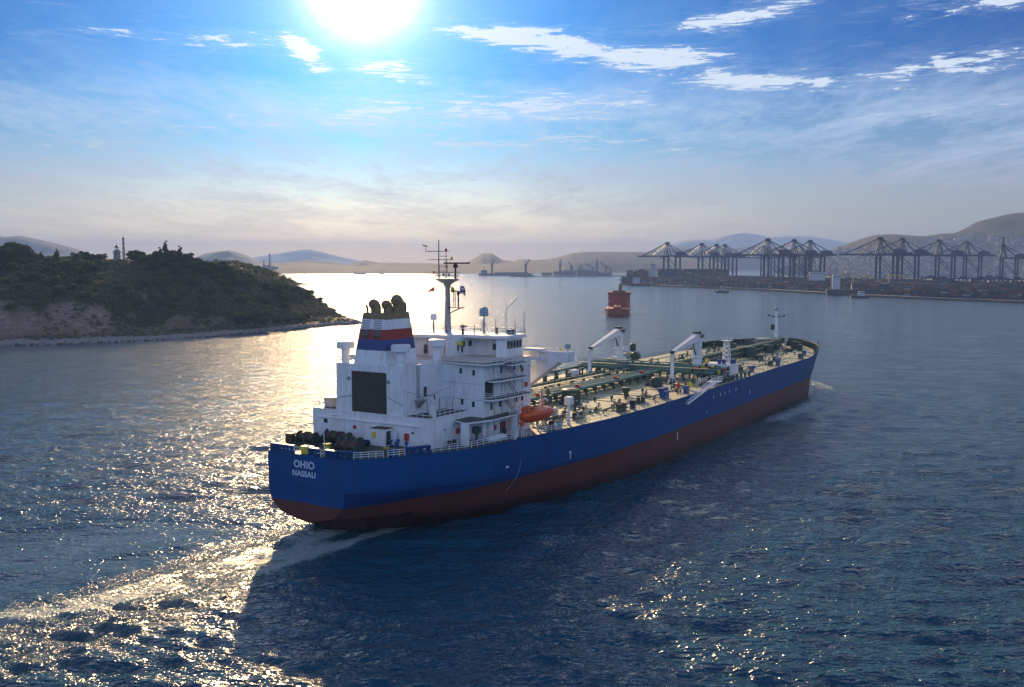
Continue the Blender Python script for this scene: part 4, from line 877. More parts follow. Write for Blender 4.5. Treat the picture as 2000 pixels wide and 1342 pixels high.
def bitts(x, y, mt='dgreen', l=2.4):
    put('bollard', lambda b: [b.box(x - l / 2 - .3, x + l / 2 + .3, y - .5, y + .5, ZD, ZD + .35)] + [b.lathe((x + q * l / 2, y, ZD + .2), [(.42, 0), (.42, 1.15), (.52, 1.2), (.52, 1.35)], 12) for q in (-1, 1)], mt)
for x, y in ((88.5, 21.8), (166, 18.9), (172.5, 16.2), (206, 17), (239, 12.5), (91.5, 20.4), (190, 20.5), (60, 20.5)): bitts(x, y)
for x in (99.5, 101.9): put('cone_vent', lambda b: b.lathe((x, 22.1, ZD), [(.3, 0), (.35, 1.0), (.85, 1.9), (.9, 2.4), (.2, 2.5)], 12), 'blue', None, True)
for x in (167, 169): put('cone_vent', lambda b: b.lathe((x, 21.8, ZD), [(.3, 0), (.35, .8), (.8, 1.5), (.85, 1.9), (.2, 2.0)], 12), 'blue', None, True)
for x in (196.5, 198.3): put('cone_vent', lambda b: b.lathe((x, 20.6, ZD), [(.3, 0), (.3, .8), (.8, 1.5), (.8, 1.9), (.2, 2.0)], 12), 'blue', None, True)
for x, y, l, mt in ((79.2, 24.0, 1.0, 'navy'), (72.4, 24.0, 1.0, 'dgreen'), (74.3, 24.0, 1.0, 'dgreen'), (97.5, 23.6, 2.6, 'blue'), (216, 22.4, 3.5, 'dgreen'), (190, 22.8, 1.5, 'blue'), (110.5, 24, 1.6, 'blue'), (229, 20.0, 2.0, 'blue')):
    put('side_box', lambda b: [b.box(x, x + l, y - .6, y + .4, ZD, ZD + 1.7), b.box(x + .15, x + l - .15, y - .7, y + .45, ZD + 1.7, ZD + 1.9)], mt)
# tall fittings by the lifeboat
put('lamp_tower', lambda b: [b.tube((52.2, 22.6, ZD), (52.2, 22.6, 18.6), .38, .3), b.box(51.5, 53.0, 21.9, 23.3, 18.6, 20.2), b.tube((51, 23.6, ZD), (52, 22.8, 17), .08), b.box(53.0, 53.05, 22.2, 23.0, 18.9, 19.9)], 'white2')
put('hose_reel', lambda b: [b.tube((60.5, 19.5, ZD), (60.5, 19.5, ZD + 5), .25), b.lathe((60.5, 19.5, ZD + 2.6), [(.5, 0), (.6, .1), (.6, 1.0), (.5, 1.1)], 10), b.lathe((60.5, 18.5, ZD + 4.6), [(.3, 0), (.6, .3), (.6, .6), (.3, 1.2)], 10, 'y')], 'dgreen')
put('hose_reel', lambda b: [b.tube((56.8, 15.0, ZD), (56.8, 15.0, ZD + 6.5), .28), b.box(56.3, 57.3, 14.3, 15.8, ZD + 3.4, ZD + 5), b.box(56.5, 57.1, 14.6, 15.5, ZD + 5.2, ZD + 6)], 'dgreen')
put('pipe_stack', lambda b: [b.tube((46 + i, 19.5, ZD + .6), (56 + i, 17.0, ZD + 2.4), .12) for i in range(3)] + [b.box(49, 52, 16.5, 19, ZD + .8, ZD + 1.8)], 'grey')
put('provision_platform', lambda b: [b.box(47.5, 53, 17.6, 20.8, ZD + 1.7, ZD + 1.9)] + [b.tube((x, y, ZD), (x, y, ZD + 1.8), .1) for x in (47.6, 52.9) for y in (17.7, 20.7)], 'dgreen')
put('paint_drum', lambda b: b.lathe((45.7, 22.2, ZD), [(.55, 0), (.55, 1.6), (.3, 1.7)], 12), 'navy'); put('paint_drum', lambda b: b.lathe((48.2, 22.6, ZD), [(.5, 0), (.5, 1.3)], 12), 'teal')
put('mast_crutch', lambda b: [b.tube((52, 16.5, ZD + 3.4), (58.2, 12.5, ZD + 5.6), .32, .22), b.tube((55, 14.6, ZD), (55, 14.6, ZD + 4), .16)], 'stripe_red')
# hose crane, crutch, and manifold
def hose_crane(px, ps, qx, qs, hz, label=None):
    c = empty('hose_crane'); c.parent = T
    if label: c['label'] = label
    b = sm(); b.lathe((px, ps, ZD), [(1.5, 0), (1.4, .3), (1.35, 5.2), (1.7, 5.3), (1.7, 5.6)], 20); P('pedestal', b, M['white'], c, True)
    d = (Vector((qx, qs, 0)) - Vector((px, ps, 0))).normalized(); n_ = Vector((-d.y, d.x, 0))
    p0 = Vector((px, ps, 0)) + d * -.8; 
    b = sm()
    def sec(t_, zt, zb_, w): 
        c_ = p0.lerp(Vector((qx, qs, 0)), t_); return [c_ - n_ * w + Vector((0, 0, zb_)), c_ + n_ * w + Vector((0, 0, zb_)), c_ + n_ * w + Vector((0, 0, zt)), c_ - n_ * w + Vector((0, 0, zt))]
    S_ = [sec(0.0, hz + 2.3, hz + .6, .9), sec(.10, hz + 2.6, hz + .3, .9), sec(.42, hz + 1.3, hz - .1, .7), sec(1.0, hz - 1.0, hz - 1.75, .4)]
    vs = [tuple(v) for s_ in S_ for v in s_]; fs = [(0, 3, 2, 1), (12, 13, 14, 15)]
    for j in range(3): fs += [(4 * j + i, 4 * j + (i + 1) % 4, 4 * j + 4 + (i + 1) % 4, 4 * j + 4 + i) for i in range(4)]
    b.add(vs, fs); jb = P('jib', b, M['white2'], c)
    b = sm(); a0 = p0.lerp(Vector((qx, qs, 0)), .1) + Vector((0, 0, hz + 2.6)); a1 = Vector((qx, qs, hz - 1.0)); b.rail([tuple(a0), tuple(a1)], .9, 2.2, .035, 2); P('jib_rail', b, M['grey'], jb)
    b = sm(); b.box(px - .9, px + .9, ps - 1.1, ps + 1.1, ZD + 5.6, hz + .8); P('crane_house', b, M['white'], c)
    b = sm(); b.box(px - 1.2, px + .4, ps - 1.0, ps + 1.0, hz + 2.45, hz + 3.2); b.box(px + .5, px + 1.9, ps - .8, ps + 1.2, hz + 1.4, hz + 2.2); b.rail([(px - 1.6, ps + 1.4, hz + 1.3), (px + 1.9, ps + 1.4, hz + 1.3)], 1.1, .9, .05); P('winch_unit', b, M['dark'], c)
    b = sm(); m0 = Vector((px, ps, ZD + 6.4)) + d * 1.2; b.tube(m0, Vector((px, ps, hz + .6)) + d * 4.6, .2); P('luffing_cylinder', b, M['green'], c)
    b = sm(); b.tube((qx, qs, hz - 1.6), (qx, qs, hz - 6.8), .04, n=4); b.box(qx - .3, qx + .3, qs - .3, qs + .3, hz - 8, hz - 6.8); b.box(qx - .7, qx + .2, qs - .45, qs + .45, hz - 2.0, hz - .9); P('hook_block', b, M['dark'], c)
    return c
def crutch(x, s, top):
    b = sm(); b.lathe((x, s, ZD), [(1.3, 0), (1.15, .5), (.55, 1.9), (.48, top - ZD - .4), (.7, top - ZD)], 12); P('jib_crutch', b, M['white2'], None, True)
hose_crane(149.5, 11.6, 129.5, 12.4, 24.3); crutch(128.8, 12.6, 22.6)
hose_crane(165.0, -22.4 + 1.2, 134.5, -15.3, 23.8); crutch(133.2, -15.0, 22.2)
put('store_box', lambda b: b.box(126.0, 129, -18.4, -16.2, ZD, ZD + 2.2), 'white2')
put('crane_platform', lambda b: [b.box(160.5, 163, -21.5, -17.5, ZD, ZD + 3), b.rail([(160.5, -21.5, ZD + 3), (160.5, -17.5, ZD + 3)], 1.1, 1, .05)], 'white2')
# transverse manifold
for k, x in enumerate((136.5, 139, 141.5, 144, 146.5)):
    b = sm(); b.tube((x, -20.5, 17.0 + .1 * k), (x, 22.0, 17.0 + .1 * k), .48, n=10); P('manifold_pipe', b, M['green' if k % 2 else 'green_l'], None, True)
    b = sm(); b.lathe((x, 22.0, 17.0 + .1 * k), [(.7, 0), (.7, .3)], 12, 'y'); P('manifold_flange', b, M['yellow' if k == 1 else ('red' if k == 3 else 'dark')])
    b = sm(); b.lathe((x, 15.5, 17.3 + .1 * k), [(.5, 0), (.55, .5), (.3, 1.0)], 10); b.lathe((x, 18.4, 17.3), [(.3, 0), (.35, .8), (.6, .85), (.6, 1)], 10); P('manifold_valve', b, M[('dgreen', 'orange', 'brown', 'yellow', 'dgreen')[k]])
put('manifold_trestle', lambda b: [b.box(135.5, 148, y, y + .35, 16.1, 16.4) for y in np.arange(-19, 23, 4.5)] + [b.box(x, x + .35, y, y + .35, ZD, 16.1) for y in np.arange(-19, 23, 4.5) for x in (135.7, 141, 147.4)], 'dgreen')
put('manifold_walkway', lambda b: [b.box(148.5, 150, -19, 9, 18.0, 18.12), b.box(133.6, 135.2, -19, 21, 18.3, 18.42), b.rail([(133.6, -19, 18.4), (133.6, 21, 18.4)], 1.1, 2.2, .06)], 'green')
put('drip_tray', lambda b: b.box(134.5, 148.5, 19.2, 23.6, ZD + .5, ZD + .8), 'dgreen')
put('manifold_fender_rail', lambda b: [b.tube((133, 24.7, ZD + 1.5), (161, 24.2, ZD + 1.5), .13)] + [b.box(x, x + .8, 24.0, 24.5, ZD - .1, ZD + 1.4) for x in np.arange(134, 161, 3.4)], 'green')
for i in range(22):
    x = rnd.uniform(118, 156); y = rnd.uniform(9, 22); valve(x, y, rnd.uniform(.8, 1.5), rnd.choice(['dgreen', 'green', 'brown', 'dgreen', 'grey']))
put('lifting_frame', lambda b: [b.tube((176.6, -21.6, ZD), (176.6, -21.6, ZD + 6.2), .28)] + [b.lathe((176.6, -21.6, ZD + 3.8), [(.9, 0), (1.0, .3), (1.0, 2.2), (.5, 2.5)], 12)] + [b.box(170.5, 175.5, -24, -20.8, ZD + 3.0, ZD + 3.2)], 'dgreen')
put('hose_rack', lambda b: [b.lathe((172.5, -19.3, ZD + 2.4), [(1.3, 0), (1.45, .3), (1.45, 2.2), (1.3, 2.5)], 14, 'x'), b.rail([(170, -21, ZD), (176, -21, ZD)], 3.4, 1.5, .12, 3)], 'dgreen')
# raised walkway and pipes on the forward deck
for k, (y, z, r_) in enumerate(((5.0, 16.4, .35), (4.0, 16.4, .28), (.2, 16.5, .3), (-1.2, 16.3, .3))):
    b = sm(); b.tube((150, y, z), (252, y, z), r_, n=8); P('cargo_pipe', b, M['green' if k % 2 else 'dgreen'], None, True)
put('raised_walkway', lambda b: [b.box(150, 256, 1.6, 3.2, 17.7, 17.85), b.rail([(150, 1.6, 17.85), (256, 1.6, 17.85)], 1.1, 3.2, .06), b.rail([(150, 3.2, 17.85), (256, 3.2, 17.85)], 1.1, 3.2, .06), b.tube((150, 3.4, 17.4), (256, 3.4, 17.4), .3)], 'green')
for x in range(152, 256, 4): put('walkway_trestle', lambda b: [b.box(x, x + .35, -1.8, 5.8, 15.8, 16.1), b.box(x, x + .3, 1.7, 2.0, ZD, 17.7), b.box(x, x + .3, 3.0, 3.3, ZD, 17.7), b.box(x, x + .3, 5.3, 5.6, ZD, 15.9), b.box(x, x + .3, -1.6, -1.3, ZD, 15.9)], 'dgreen')
# white deckhouse with lattice tower, gangway
dh = empty('deckhouse'); dh.parent = T
b = sm(); b.box(151.5, 157.6, 12.6, 21.2, ZD, 18.1); P('deckhouse_wall', b, M['white'], dh)
b = sm(); b.box(151.43, 151.5, 13.0, 15.2, 16.4, 17.4); P('red_panel', b, M['stripe_red'], dh)
b = sm(); b.box(151.4, 151.5, 17.2, 18.1, ZD + .1, 17.5); P('door', b, M['brown'], dh); b = sm(); b.box(151.42, 151.5, 18.4, 19.0, 15, 17.2); P('notice_board', b, M['white2'], dh)
for x, y, mk in ((152.4, 13.6, 'yellow'), (152.6, 17.2, 'blue'), (152.7, 18.5, 'blue'), (155, 20.2, 'blue'), (156.3, 20.3, 'blue')):
    b = sm(); b.lathe((x, y, 18.1), [(.55, 0), (.55, 1.1), (.6, 1.15), (.6, 1.25)], 10); P('barrel', b, M[mk], dh)
b = sm(); b.truss((155.5, 18.3, 18.1), (155.5, 18.3, 24.6), 1.9, 1.1, 5, .13); b.box(154.4, 156.9, 17.0, 19.6, 24.6, 24.75); b.rail([(154.4, 17.0, 24.7), (154.4, 19.6, 24.7), (156.9, 19.6, 24.7)], 1.0, 1, .06); P('lattice_tower', b, M['white2'], dh)
b = sm(); a = Vector((105.0, 26.9, 12.7)); c_ = Vector((125.6, 26.7, 16.1))
for dy in (0, -1.1):
    o_ = Vector((0, dy, 0)); b.tube(a + o_, c_ + o_, .22, n=4); b.tube(a + o_ + Vector((0, 0, 1.0)), c_ + o_ + Vector((0, 0, 1.0)), .09, n=4)
    for k in range(13): q = a.lerp(c_, k / 12) + o_; b.tube(q, q + Vector((0, 0, 1.0)), .06, n=4)
for k in range(40): q = a.lerp(c_, k / 39); b.box(q.x - .15, q.x + .15, q.y - 1.1, q.y, q.z + .05, q.z + .12)
gw = P('accommodation_ladder', b, M['white2'])
b = sm(); b.box(124.8, 128.6, 24.0, 27.0, 15.9, 16.1); b.rail([(124.8, 24.2, 16.1), (117, 24.2, 16.1)], 1.2, 1.5, .06); b.rail([(124.8, 27, 16.1), (128.6, 27, 16.1), (128.6, 24, 16.1)], 1.2, 1, .06); P('ladder_platform', b, M['white2'], gw)
for t0 in (.40, .62): 
    b = sm(); q = a.lerp(c_, t0); q2 = a.lerp(c_, t0 + .07); b.tube(q + Vector((0, .12, 0)), q2 + Vector((0, .12, 0)), .24, n=4); P('yellow_clamp', b, M['yellow'], gw)
put('buoy_stand', lambda b: [b.tube((107, 23.4, ZD), (107, 23.4, ZD + 2.2), .1), b.ball((107, 23.4, ZD + 2.5), .6)], 'orange', None, True)
put('hose_support', lambda b: b.lathe((118.5, 21.8, ZD + 1.2), [(.8, 0), (.8, .5)], 12, 'x'), 'yellow')
# forecastle
fm_ = empty('foremast'); fm_.parent = T
b = sm(); b.lathe((262.5, -.3, ZD + .3), [(1.0, 0), (.85, 4), (.6, 9), (.42, 13.5), (.25, 15.4)], 14); P('mast_column', b, M['white2'], fm_, True)
b = sm(); b.tube((262.5, -3.5, 26.6), (262.5, 2.9, 26.6), .16); b.tube((262.5, -3.5, 26.6), (262.5, -3.5, 27.3), .3); b.tube((262.5, 2.9, 26.6), (262.5, 2.9, 27.3), .3); b.tube((262.5, -2.0, 26.5), (262.5, -.3, 25.6), .1); b.tube((262.5, 1.4, 26.5), (262.5, -.3, 25.6), .1); P('lamp_yard', b, M['dgreen'], fm_)
b = sm(); b.lathe((262.5, -.3, 28.6), [(.3, 0), (.75, .3), (.75, 1.2), (.2, 1.7)], 12); P('mast_lamp', b, M['stbd_dome'], fm_)
b = sm(); b.box(261.8, 262.6, -2.3, -1.0, 21.2, 23.3); P('mast_horn', b, M['brown'], fm_)
put('forecastle_house', lambda b: [b.box(253, 260, -5.5, -.5, ZD, ZD + 3.4), b.box(252.8, 260.2, -5.7, 2.8, ZD + 3.4, ZD + 3.6)], 'grey')
put('forecastle_locker', lambda b: [b.box(255, 260, .6, 2.6, ZD, ZD + 3.3)], 'dgreen')
put('derrick_post', lambda b: [b.tube((256, 5.4, ZD), (256, 5.4, ZD + 5.4), .32), b.tube((256, 5.4, ZD + 5.4), (252, 2.5, ZD + 6.6), .1), b.tube((256, 5.4, ZD + 5.4), (256, 5.4, ZD + 6.8), .14)], 'cream')
def windlass(x, y):
    w = empty('windlass'); w.parent = T
    b = sm(); b.lathe((x, y - 2, ZD + 1.6), [(1.3, 0), (1.3, .25), (.9, .3), (.9, 1.6), (1.3, 1.7), (1.3, 1.9)], 14, 'y'); P('drum', b, M['brown'], w); b = sm(); b.box(x - 1.4, x + 1.4, y - 2.3, y - 2.05, ZD, ZD + 2.3); b.box(x - 1.4, x + 1.4, y, y + 1.2, ZD, ZD + 2.5); P('winch_frame', b, M['dgreen'], w)
windlass(258, 9.5); windlass(258, -8.5); windlass(247, 13); windlass(264, 6.0); windlass(245, 5.0); windlass(240, -10)
put('jack_staff', lambda b: b.tube((250, 19.6, ZD + 1), (250, 19.6, ZD + 4.3), .12), 'stripe_red')

# ------------------------------------------------------------------ land materials
def land_mat(name, cols, s1, s2, rough=.9, bump=.6, slope=None):
    m = bpy.data.materials.new(name); m.use_nodes = True; t = m.node_tree; p = t.nodes['Principled BSDF']; p.inputs['Roughness'].default_value = rough; p.inputs['Specular IOR Level'].default_value = .15
    oc = N(t, 'ShaderNodeTexCoord').outputs['Object']
    a = ramp(t, noise(t, oc, s1, 6, .6), [(.42, 0.0), (.58, 1.0)]); c = ramp(t, noise(t, oc, s2, 6, .65), [(.38, 0.0), (.66, 1.0)])
    out = mixc(t, c, mixc(t, a, cols[0], cols[1]), cols[2])
    if slope:
        g = N(t, 'ShaderNodeNewGeometry'); sp = N(t, 'ShaderNodeSeparateXYZ'); L(t, g.outputs['Normal'], sp.inputs[0])
        nz = math_(t, 'ADD', sp.outputs[2], math_(t, 'MULTIPLY', math_(t, 'SUBTRACT', noise(t, oc, s2 * .8, 5), .5), .7))
        rk = ramp(t, nz, [(.56, 1.0), (.72, 0.0)])
        rc = mixc(t, ramp(t, noise(t, mapping(t, oc, (1, 1, 2.2)), s2 * 2.5, 7, .7), [(.35, 0.0), (.65, 1.0)]), slope[0], slope[1])
        out = mixc(t, rk, out, rc)
        sp2 = N(t, 'ShaderNodeSeparateXYZ'); L(t, oc, sp2.inputs[0])
        bz = ramp(t, math_(t, 'DIVIDE', sp2.outputs[2], 10.0), [(.0, 1.0), (.20, 1.0), (.34, 0.0)])
        bc = mixc(t, ramp(t, noise(t, oc, .9, 6, .75), [(.35, 0.0), (.65, 1.0)]), (.15, .13, .12), (.46, .42, .38))
        wet = ramp(t, math_(t, 'DIVIDE', sp2.outputs[2], 10.0), [(.05, 1.0), (.10, 0.0)])
        out = mixc(t, bz, out, mixc(t, wet, bc, (.05, .045, .04)))
    L(t, out, p.inputs['Base Color'])
    b = N(t, 'ShaderNodeBump'); b.inputs['Strength'].default_value = bump; b.inputs['Distance'].default_value = 1.2; L(t, noise(t, oc, s2 * 3, 6, .7), b.inputs['Height']); L(t, b.outputs[0], p.inputs['Normal'])
    return m
ML = land_mat('island_ground', [(.09, .09, .045), (.16, .12, .075), (.24, .17, .11)], .03, .09, slope=[(.15, .10, .075), (.36, .27, .21)])
MH = land_mat('far_hill', [(.018, .03, .036), (.03, .038, .04), (.05, .052, .055)], .004, .012, bump=1.0)
MF = land_mat('haze_toned_mountain', [(.40, .41, .40), (.48, .48, .47), (.56, .55, .54)], .003, .010, bump=1.0)  # rock colour lightened to stand in for thicker haze over the far mountains
MC = land_mat('city_hill', [(.010, .018, .018), (.020, .025, .024), (.045, .042, .042)], .01, .03, bump=1.0)

def fbm(x, y, seed, octs=5, f0=1.0, g=.5):
    rg = np.random.RandomState(seed); out = np.zeros_like(x); a = 1.0; f = f0
    for _ in range(octs):
        p = rg.uniform(0, 6.28, 4); th_ = rg.uniform(0, 3.14)
        u_ = x * math.cos(th_) + y * math.sin(th_); v_ = -x * math.sin(th_) + y * math.cos(th_)
        out += a * (np.sin(u_ * f + p[0] + 1.3 * np.sin(v_ * f * .7 + p[1])) * np.sin(v_ * f * 1.1 + p[2] + 1.1 * np.sin(u_ * f * .6 + p[3]))); a *= g; f *= 1.93
    return out
def grid_mesh(name, Xg, Yg, Zg, mt, smoothf=True):
    r_, c_ = Xg.shape; b = bpy.data.meshes.new(name); co = np.stack([Xg, Yg, Zg], -1).reshape(-1, 3)
    ix = np.arange(r_ * c_).reshape(r_, c_); q = np.stack([ix[:-1, :-1], ix[:-1, 1:], ix[1:, 1:], ix[1:, :-1]], -1).reshape(-1, 4)
    b.from_pydata(co.tolist(), [], q.tolist()); b.materials.append(mt)
    b.polygons.foreach_set('use_smooth', [smoothf] * len(q)); b.update()
    o = bpy.data.objects.new(name, b); COL.objects.link(o); return tag(o, kind='structure')

# ------------------------------------------------------------------ wooded island on the left
ip = np.array([0, 100, 230, 330, 400, 450, 490, 540, 600, 650, 700]); iz = np.array([49, 49.5, 45, 46, 45, 40.5, 33.5, 22, 10.5, 4.6, 1.2])
XR = (ip - 1000) / 1950 * 790
def ridge_z(x): return np.interp(x, [-1500, -900, -600] + list(XR) + [-112], [6, 30, 45] + list(iz) + [-2])
CX_ = [-1600, -900, -339.5, -293.5, -255.8, -207.5, -179.3, -150.0, -132.8, -118.1]; CY_ = [420, 455, 549.7, 570.3, 585, 620.8, 670.9, 729.8, 760.1, 781]
def coast_y(x): return np.interp(x, CX_, CY_) + 2.2 * np.sin(x * .17) + 1.5 * np.sin(x * .41 + 1)
def back_y(x): return np.interp(x, [-1600, -600, -300, -200, -160, -118], [1250, 1180, 1080, 960, 880, 786])
def island_z(x, y):
    c = coast_y(x); bk = back_y(x); v = y - c; w = bk - y; rz = ridge_z(x)
    cl = .40 + .14 * np.sin(x * .043 + 2.6) + .10 * np.sin(x * .11); cw = 42 + 12 * np.sin(x * .05)
    f = np.interp(v, [-400, -8, 0, 5, 14, 26], [-8, -1.5, -.15, 1.6, 2.6, 3.4])
    t1 = np.clip((v - 22) / cw, 0, 1); t2 = np.clip((v - 22 - cw) / 125, 0, 1)
    h = f + (rz - 3.4) * (cl * smooth(.25, .9, t1) + (1 - cl) * (t2 ** .8)) * (v > 22)
    h = np.minimum(h, np.maximum(rz, 1.2 + 0 * x)) if False else np.where(v > 22, np.maximum(np.minimum(h, np.maximum(rz, 1.5)), np.minimum(f, rz + 1.5)), f)
    hb_ = np.interp(w, [-400, 0, 8, 90], [-10, -1, 3, 60])
    h = np.minimum(h, hb_)
    n_ = fbm(x, y, 3, 5, .045, .55)
    return h + n_ * np.clip((v - 8) / 45, 0, 1) * 1.6 * np.clip(rz / 30, .1, 1) + fbm(x, y, 9, 3, .5, .6) * .22 * np.clip(v / 4, 0, 1)
gx, gy = np.meshgrid(np.concatenate([np.linspace(-1600, -520, 60), np.linspace(-516, -108, 290)]), np.concatenate([np.linspace(400, 940, 300), np.linspace(946, 1280, 40)]))
grid_mesh('island_ground', gx, gy, island_z(gx, gy), ML)

# foliage: clumps of many small leaf faces
def leaf_mat(name, c0, c1, tr=.25):
    m = bpy.data.materials.new(name); m.use_nodes = True; t = m.node_tree; p = t.nodes['Principled BSDF']; p.inputs['Roughness'].default_value = .75; p.inputs['Specular IOR Level'].default_value = .2
    oi = N(t, 'ShaderNodeObjectInfo'); oc = N(t, 'ShaderNodeTexCoord').outputs['Object']
    f = math_(t, 'ADD', math_(t, 'ADD', math_(t, 'MULTIPLY', noise(t, oc, .55, 3), .5), math_(t, 'MULTIPLY', noise(t, oc, .06, 4), .45)), math_(t, 'MULTIPLY', oi.outputs['Random'], .5))
    cc = mixc(t, ramp(t, f, [(.35, 0.0), (.85, 1.0)]), c0, c1); L(t, cc, p.inputs['Base Color'])
    tl = N(t, 'ShaderNodeBsdfTranslucent'); L(t, cc, tl.inputs[0]); mx = N(t, 'ShaderNodeMixShader'); mx.inputs[0].default_value = tr
    L(t, p.outputs[0], mx.inputs[1]); L(t, tl.outputs[0], mx.inputs[2]); L(t, mx.outputs[0], t.nodes['Material Output'].inputs[0]); return m
M['pine'] = leaf_mat('pine_foliage', (.020, .042, .016), (.10, .13, .045))
M['maquis'] = leaf_mat('shrub_foliage', (.026, .052, .020), (.125, .135, .062))
M['bark'] = mat('bark', (.09, .065, .045), .9)
def leaves(rg, lobes, n, size):
    per = rg.choice(len(lobes), n, p=np.array([l[3] ** 2 for l in lobes]) / sum(l[3] ** 2 for l in lobes))
    lo = np.array([l[:3] for l in lobes])[per]; lr = np.array([l[3] for l in lobes])[per]
    d = rg.normal(size=(n, 3)); d /= np.linalg.norm(d, axis=1)[:, None]; d[:, 2] = np.abs(d[:, 2]) * np.where(rg.rand(n) < .78, 1, -1)
    c = lo + d * (lr * rg.uniform(.72, 1.08, n))[:, None] * np.array([1, 1, .72])
    a = rg.normal(size=(n, 3)) * .55 + d * .6; a /= np.linalg.norm(a, axis=1)[:, None]
    u_ = np.cross(a, rg.normal(size=(n, 3))); u_ /= np.linalg.norm(u_, axis=1)[:, None]; w_ = np.cross(a, u_)
    s_ = size * rg.uniform(.6, 1.5, n)[:, None]
    v = np.stack([c + u_ * s_, c + w_ * s_ * .8, c - u_ * s_, c - w_ * s_ * .8], 1).reshape(-1, 3)
    return v
def quadmesh(name, v, mt):
    me = bpy.data.meshes.new(name); n = len(v); me.vertices.add(n); me.vertices.foreach_set('co', v.astype(np.float32).ravel()); me.loops.add(n); me.loops.foreach_set('vertex_index', np.arange(n, dtype=np.int32)); me.polygons.add(n // 4); me.polygons.foreach_set('loop_start', np.arange(0, n, 4, dtype=np.int32)); me.update(calc_edges=True); me.materials.append(mt); return me
rg = np.random.RandomState(5)
tree_proto = []
for k in range(7):
    h = rg.uniform(6.5, 9.5) if k < 5 else rg.uniform(9, 11); wd = rg.uniform(2.6, 3.6) if k < 5 else 1.9
    lobes = [(0, 0, h * .68, wd * .75)]
    for j in range(8): a = rg.uniform(0, 6.28); q = rg.uniform(.3, .95) * wd; lobes.append((q * math.cos(a), q * math.sin(a), h * rg.uniform(.45, .88), wd * rg.uniform(.28, .5)))
    if k >= 5: lobes = [(rg.uniform(-.5, .5), rg.uniform(-.5, .5), h * z, wd * (1.15 - z)) for z in np.linspace(.3, .98, 9)]
    me = quadmesh('crown', leaves(rg, lobes, 1500, .30), M['pine'])
    b = MB(); b.tube((0, 0, -1.5), (.2, .1, h * .55), .28, .16, 7)
    for a in range(4): b.tube((.15, .1, h * (.35 + .05 * a)), (wd * .6 * math.cos(a * 1.7), wd * .6 * math.sin(a * 1.7), h * .66), .11, .05, 5)
    tm = b.build('trunk', M['bark']); tme = tm.data; bpy.data.objects.remove(tm)
    tree_proto.append((me, tme))
def world_px(x, y): return 1000 + 1950 * x / y     # only used to describe where a tree stands
tn = 0
def tree(x, y, k, sc, lab):
    z = float(island_z(np.array(float(x)), np.array(float(y))))
    r_ = empty('pine_tree', (x, y, z - .2), rg.uniform(0, 6.28), label=lab, cat='tree', group='pines and bushes on the wooded island'); r_.scale = (sc * rg.uniform(.9, 1.15), sc * rg.uniform(.9, 1.15), sc)
    for nm, me in zip(('crown', 'trunk'), tree_proto[k]):
        o = bpy.data.objects.new(nm, me); COL.objects.link(o); o.parent = r_
# skyline trees whose tops the photograph shows, then the wooded slope
sky = [(25, 1.5, 0), (48, 1.75, 1), (70, 1.25, 2), (88, 1.75, 3), (104, 1.2, 4), (122, 1.15, 0), (140, 1.0, 6), (160, 1.25, 5), (176, .55, 1), (192, .4, 2), (282, .9, 4), (294, 1.15, 0), (312, 1.0, 1), (337, 1.55, 5), (359, 1.35, 6), (385, 1.0, 2), (405, .95, 3), (428, .9, 4), (452, .8, 0), (472, .8, 1), (556, 1.15, 2), (575, .8, 3), (602, .55, 4)]
lt = ['on the left of the island skyline', 'on the skyline just left of the lighthouse', 'on the skyline just right of the lighthouse', 'on the right shoulder of the island']
for px, sc, k in sky + [(14, 1.5, 2), (36, 1.7, 3), (58, 1.3, 0), (80, 1.6, 1), (96, 1.5, 0), (112, 1.2, 2), (131, 1.1, 3), (150, .9, 0), (165, .7, 1), (302, 1.0, 3), (325, 1.15, 0), (348, 1.3, 2), (372, 1.0, 4), (395, .9, 1), (416, .9, 0), (440, .9, 3), (0, 1.1, 0), (-20, 1.2, 1), (-45, 1.2, 2), (462, .8, 2), (548, 1.45, 1), (562, 1.35, 0), (588, .95, 3), (612, .7, 2), (530, 1.0, 4)]:
    sc *= 1.35 if px < 170 else 1.0 if px < 275 else 1.3
    x = (px - 1000) / 1950 * 775; reg = 0 if px < 130 else 1 if px < 230 else 2 if px < 370 else 3
    for dx, dy in ((0, 0), (rg.uniform(-4, 4), rg.uniform(-12, -5))):
        yy = float(coast_y(np.array(x))) + (182 if px < 480 else 24)
        tree(x + dx, yy + dy, k, sc * (1.0 if dx == 0 else .85), ('tall dense' if sc > 1.3 else 'slender pointed' if k > 4 else 'round topped') + ' dark pine ' + lt[reg])
cand = 0
while tn < 235 and cand < 4000:
    cand += 1; x = rg.uniform(-420, -140); v = rg.uniform(40, 200); y = float(coast_y(np.array(x))) + v
    hh_ = float(island_z(np.array(x), np.array(y)))
    if hh_ < 9 + 6 * rg.rand(): continue
    if hh_ > 34 and 200 < world_px(x, y) < 272: continue
    dens = .9 if v > 75 else .35
    if rg.rand() > dens: continue
    tree(x, y, rg.randint(0, 5), rg.uniform(.75, 1.3), 'dark green pine in the wood on the island slope'); tn += 1
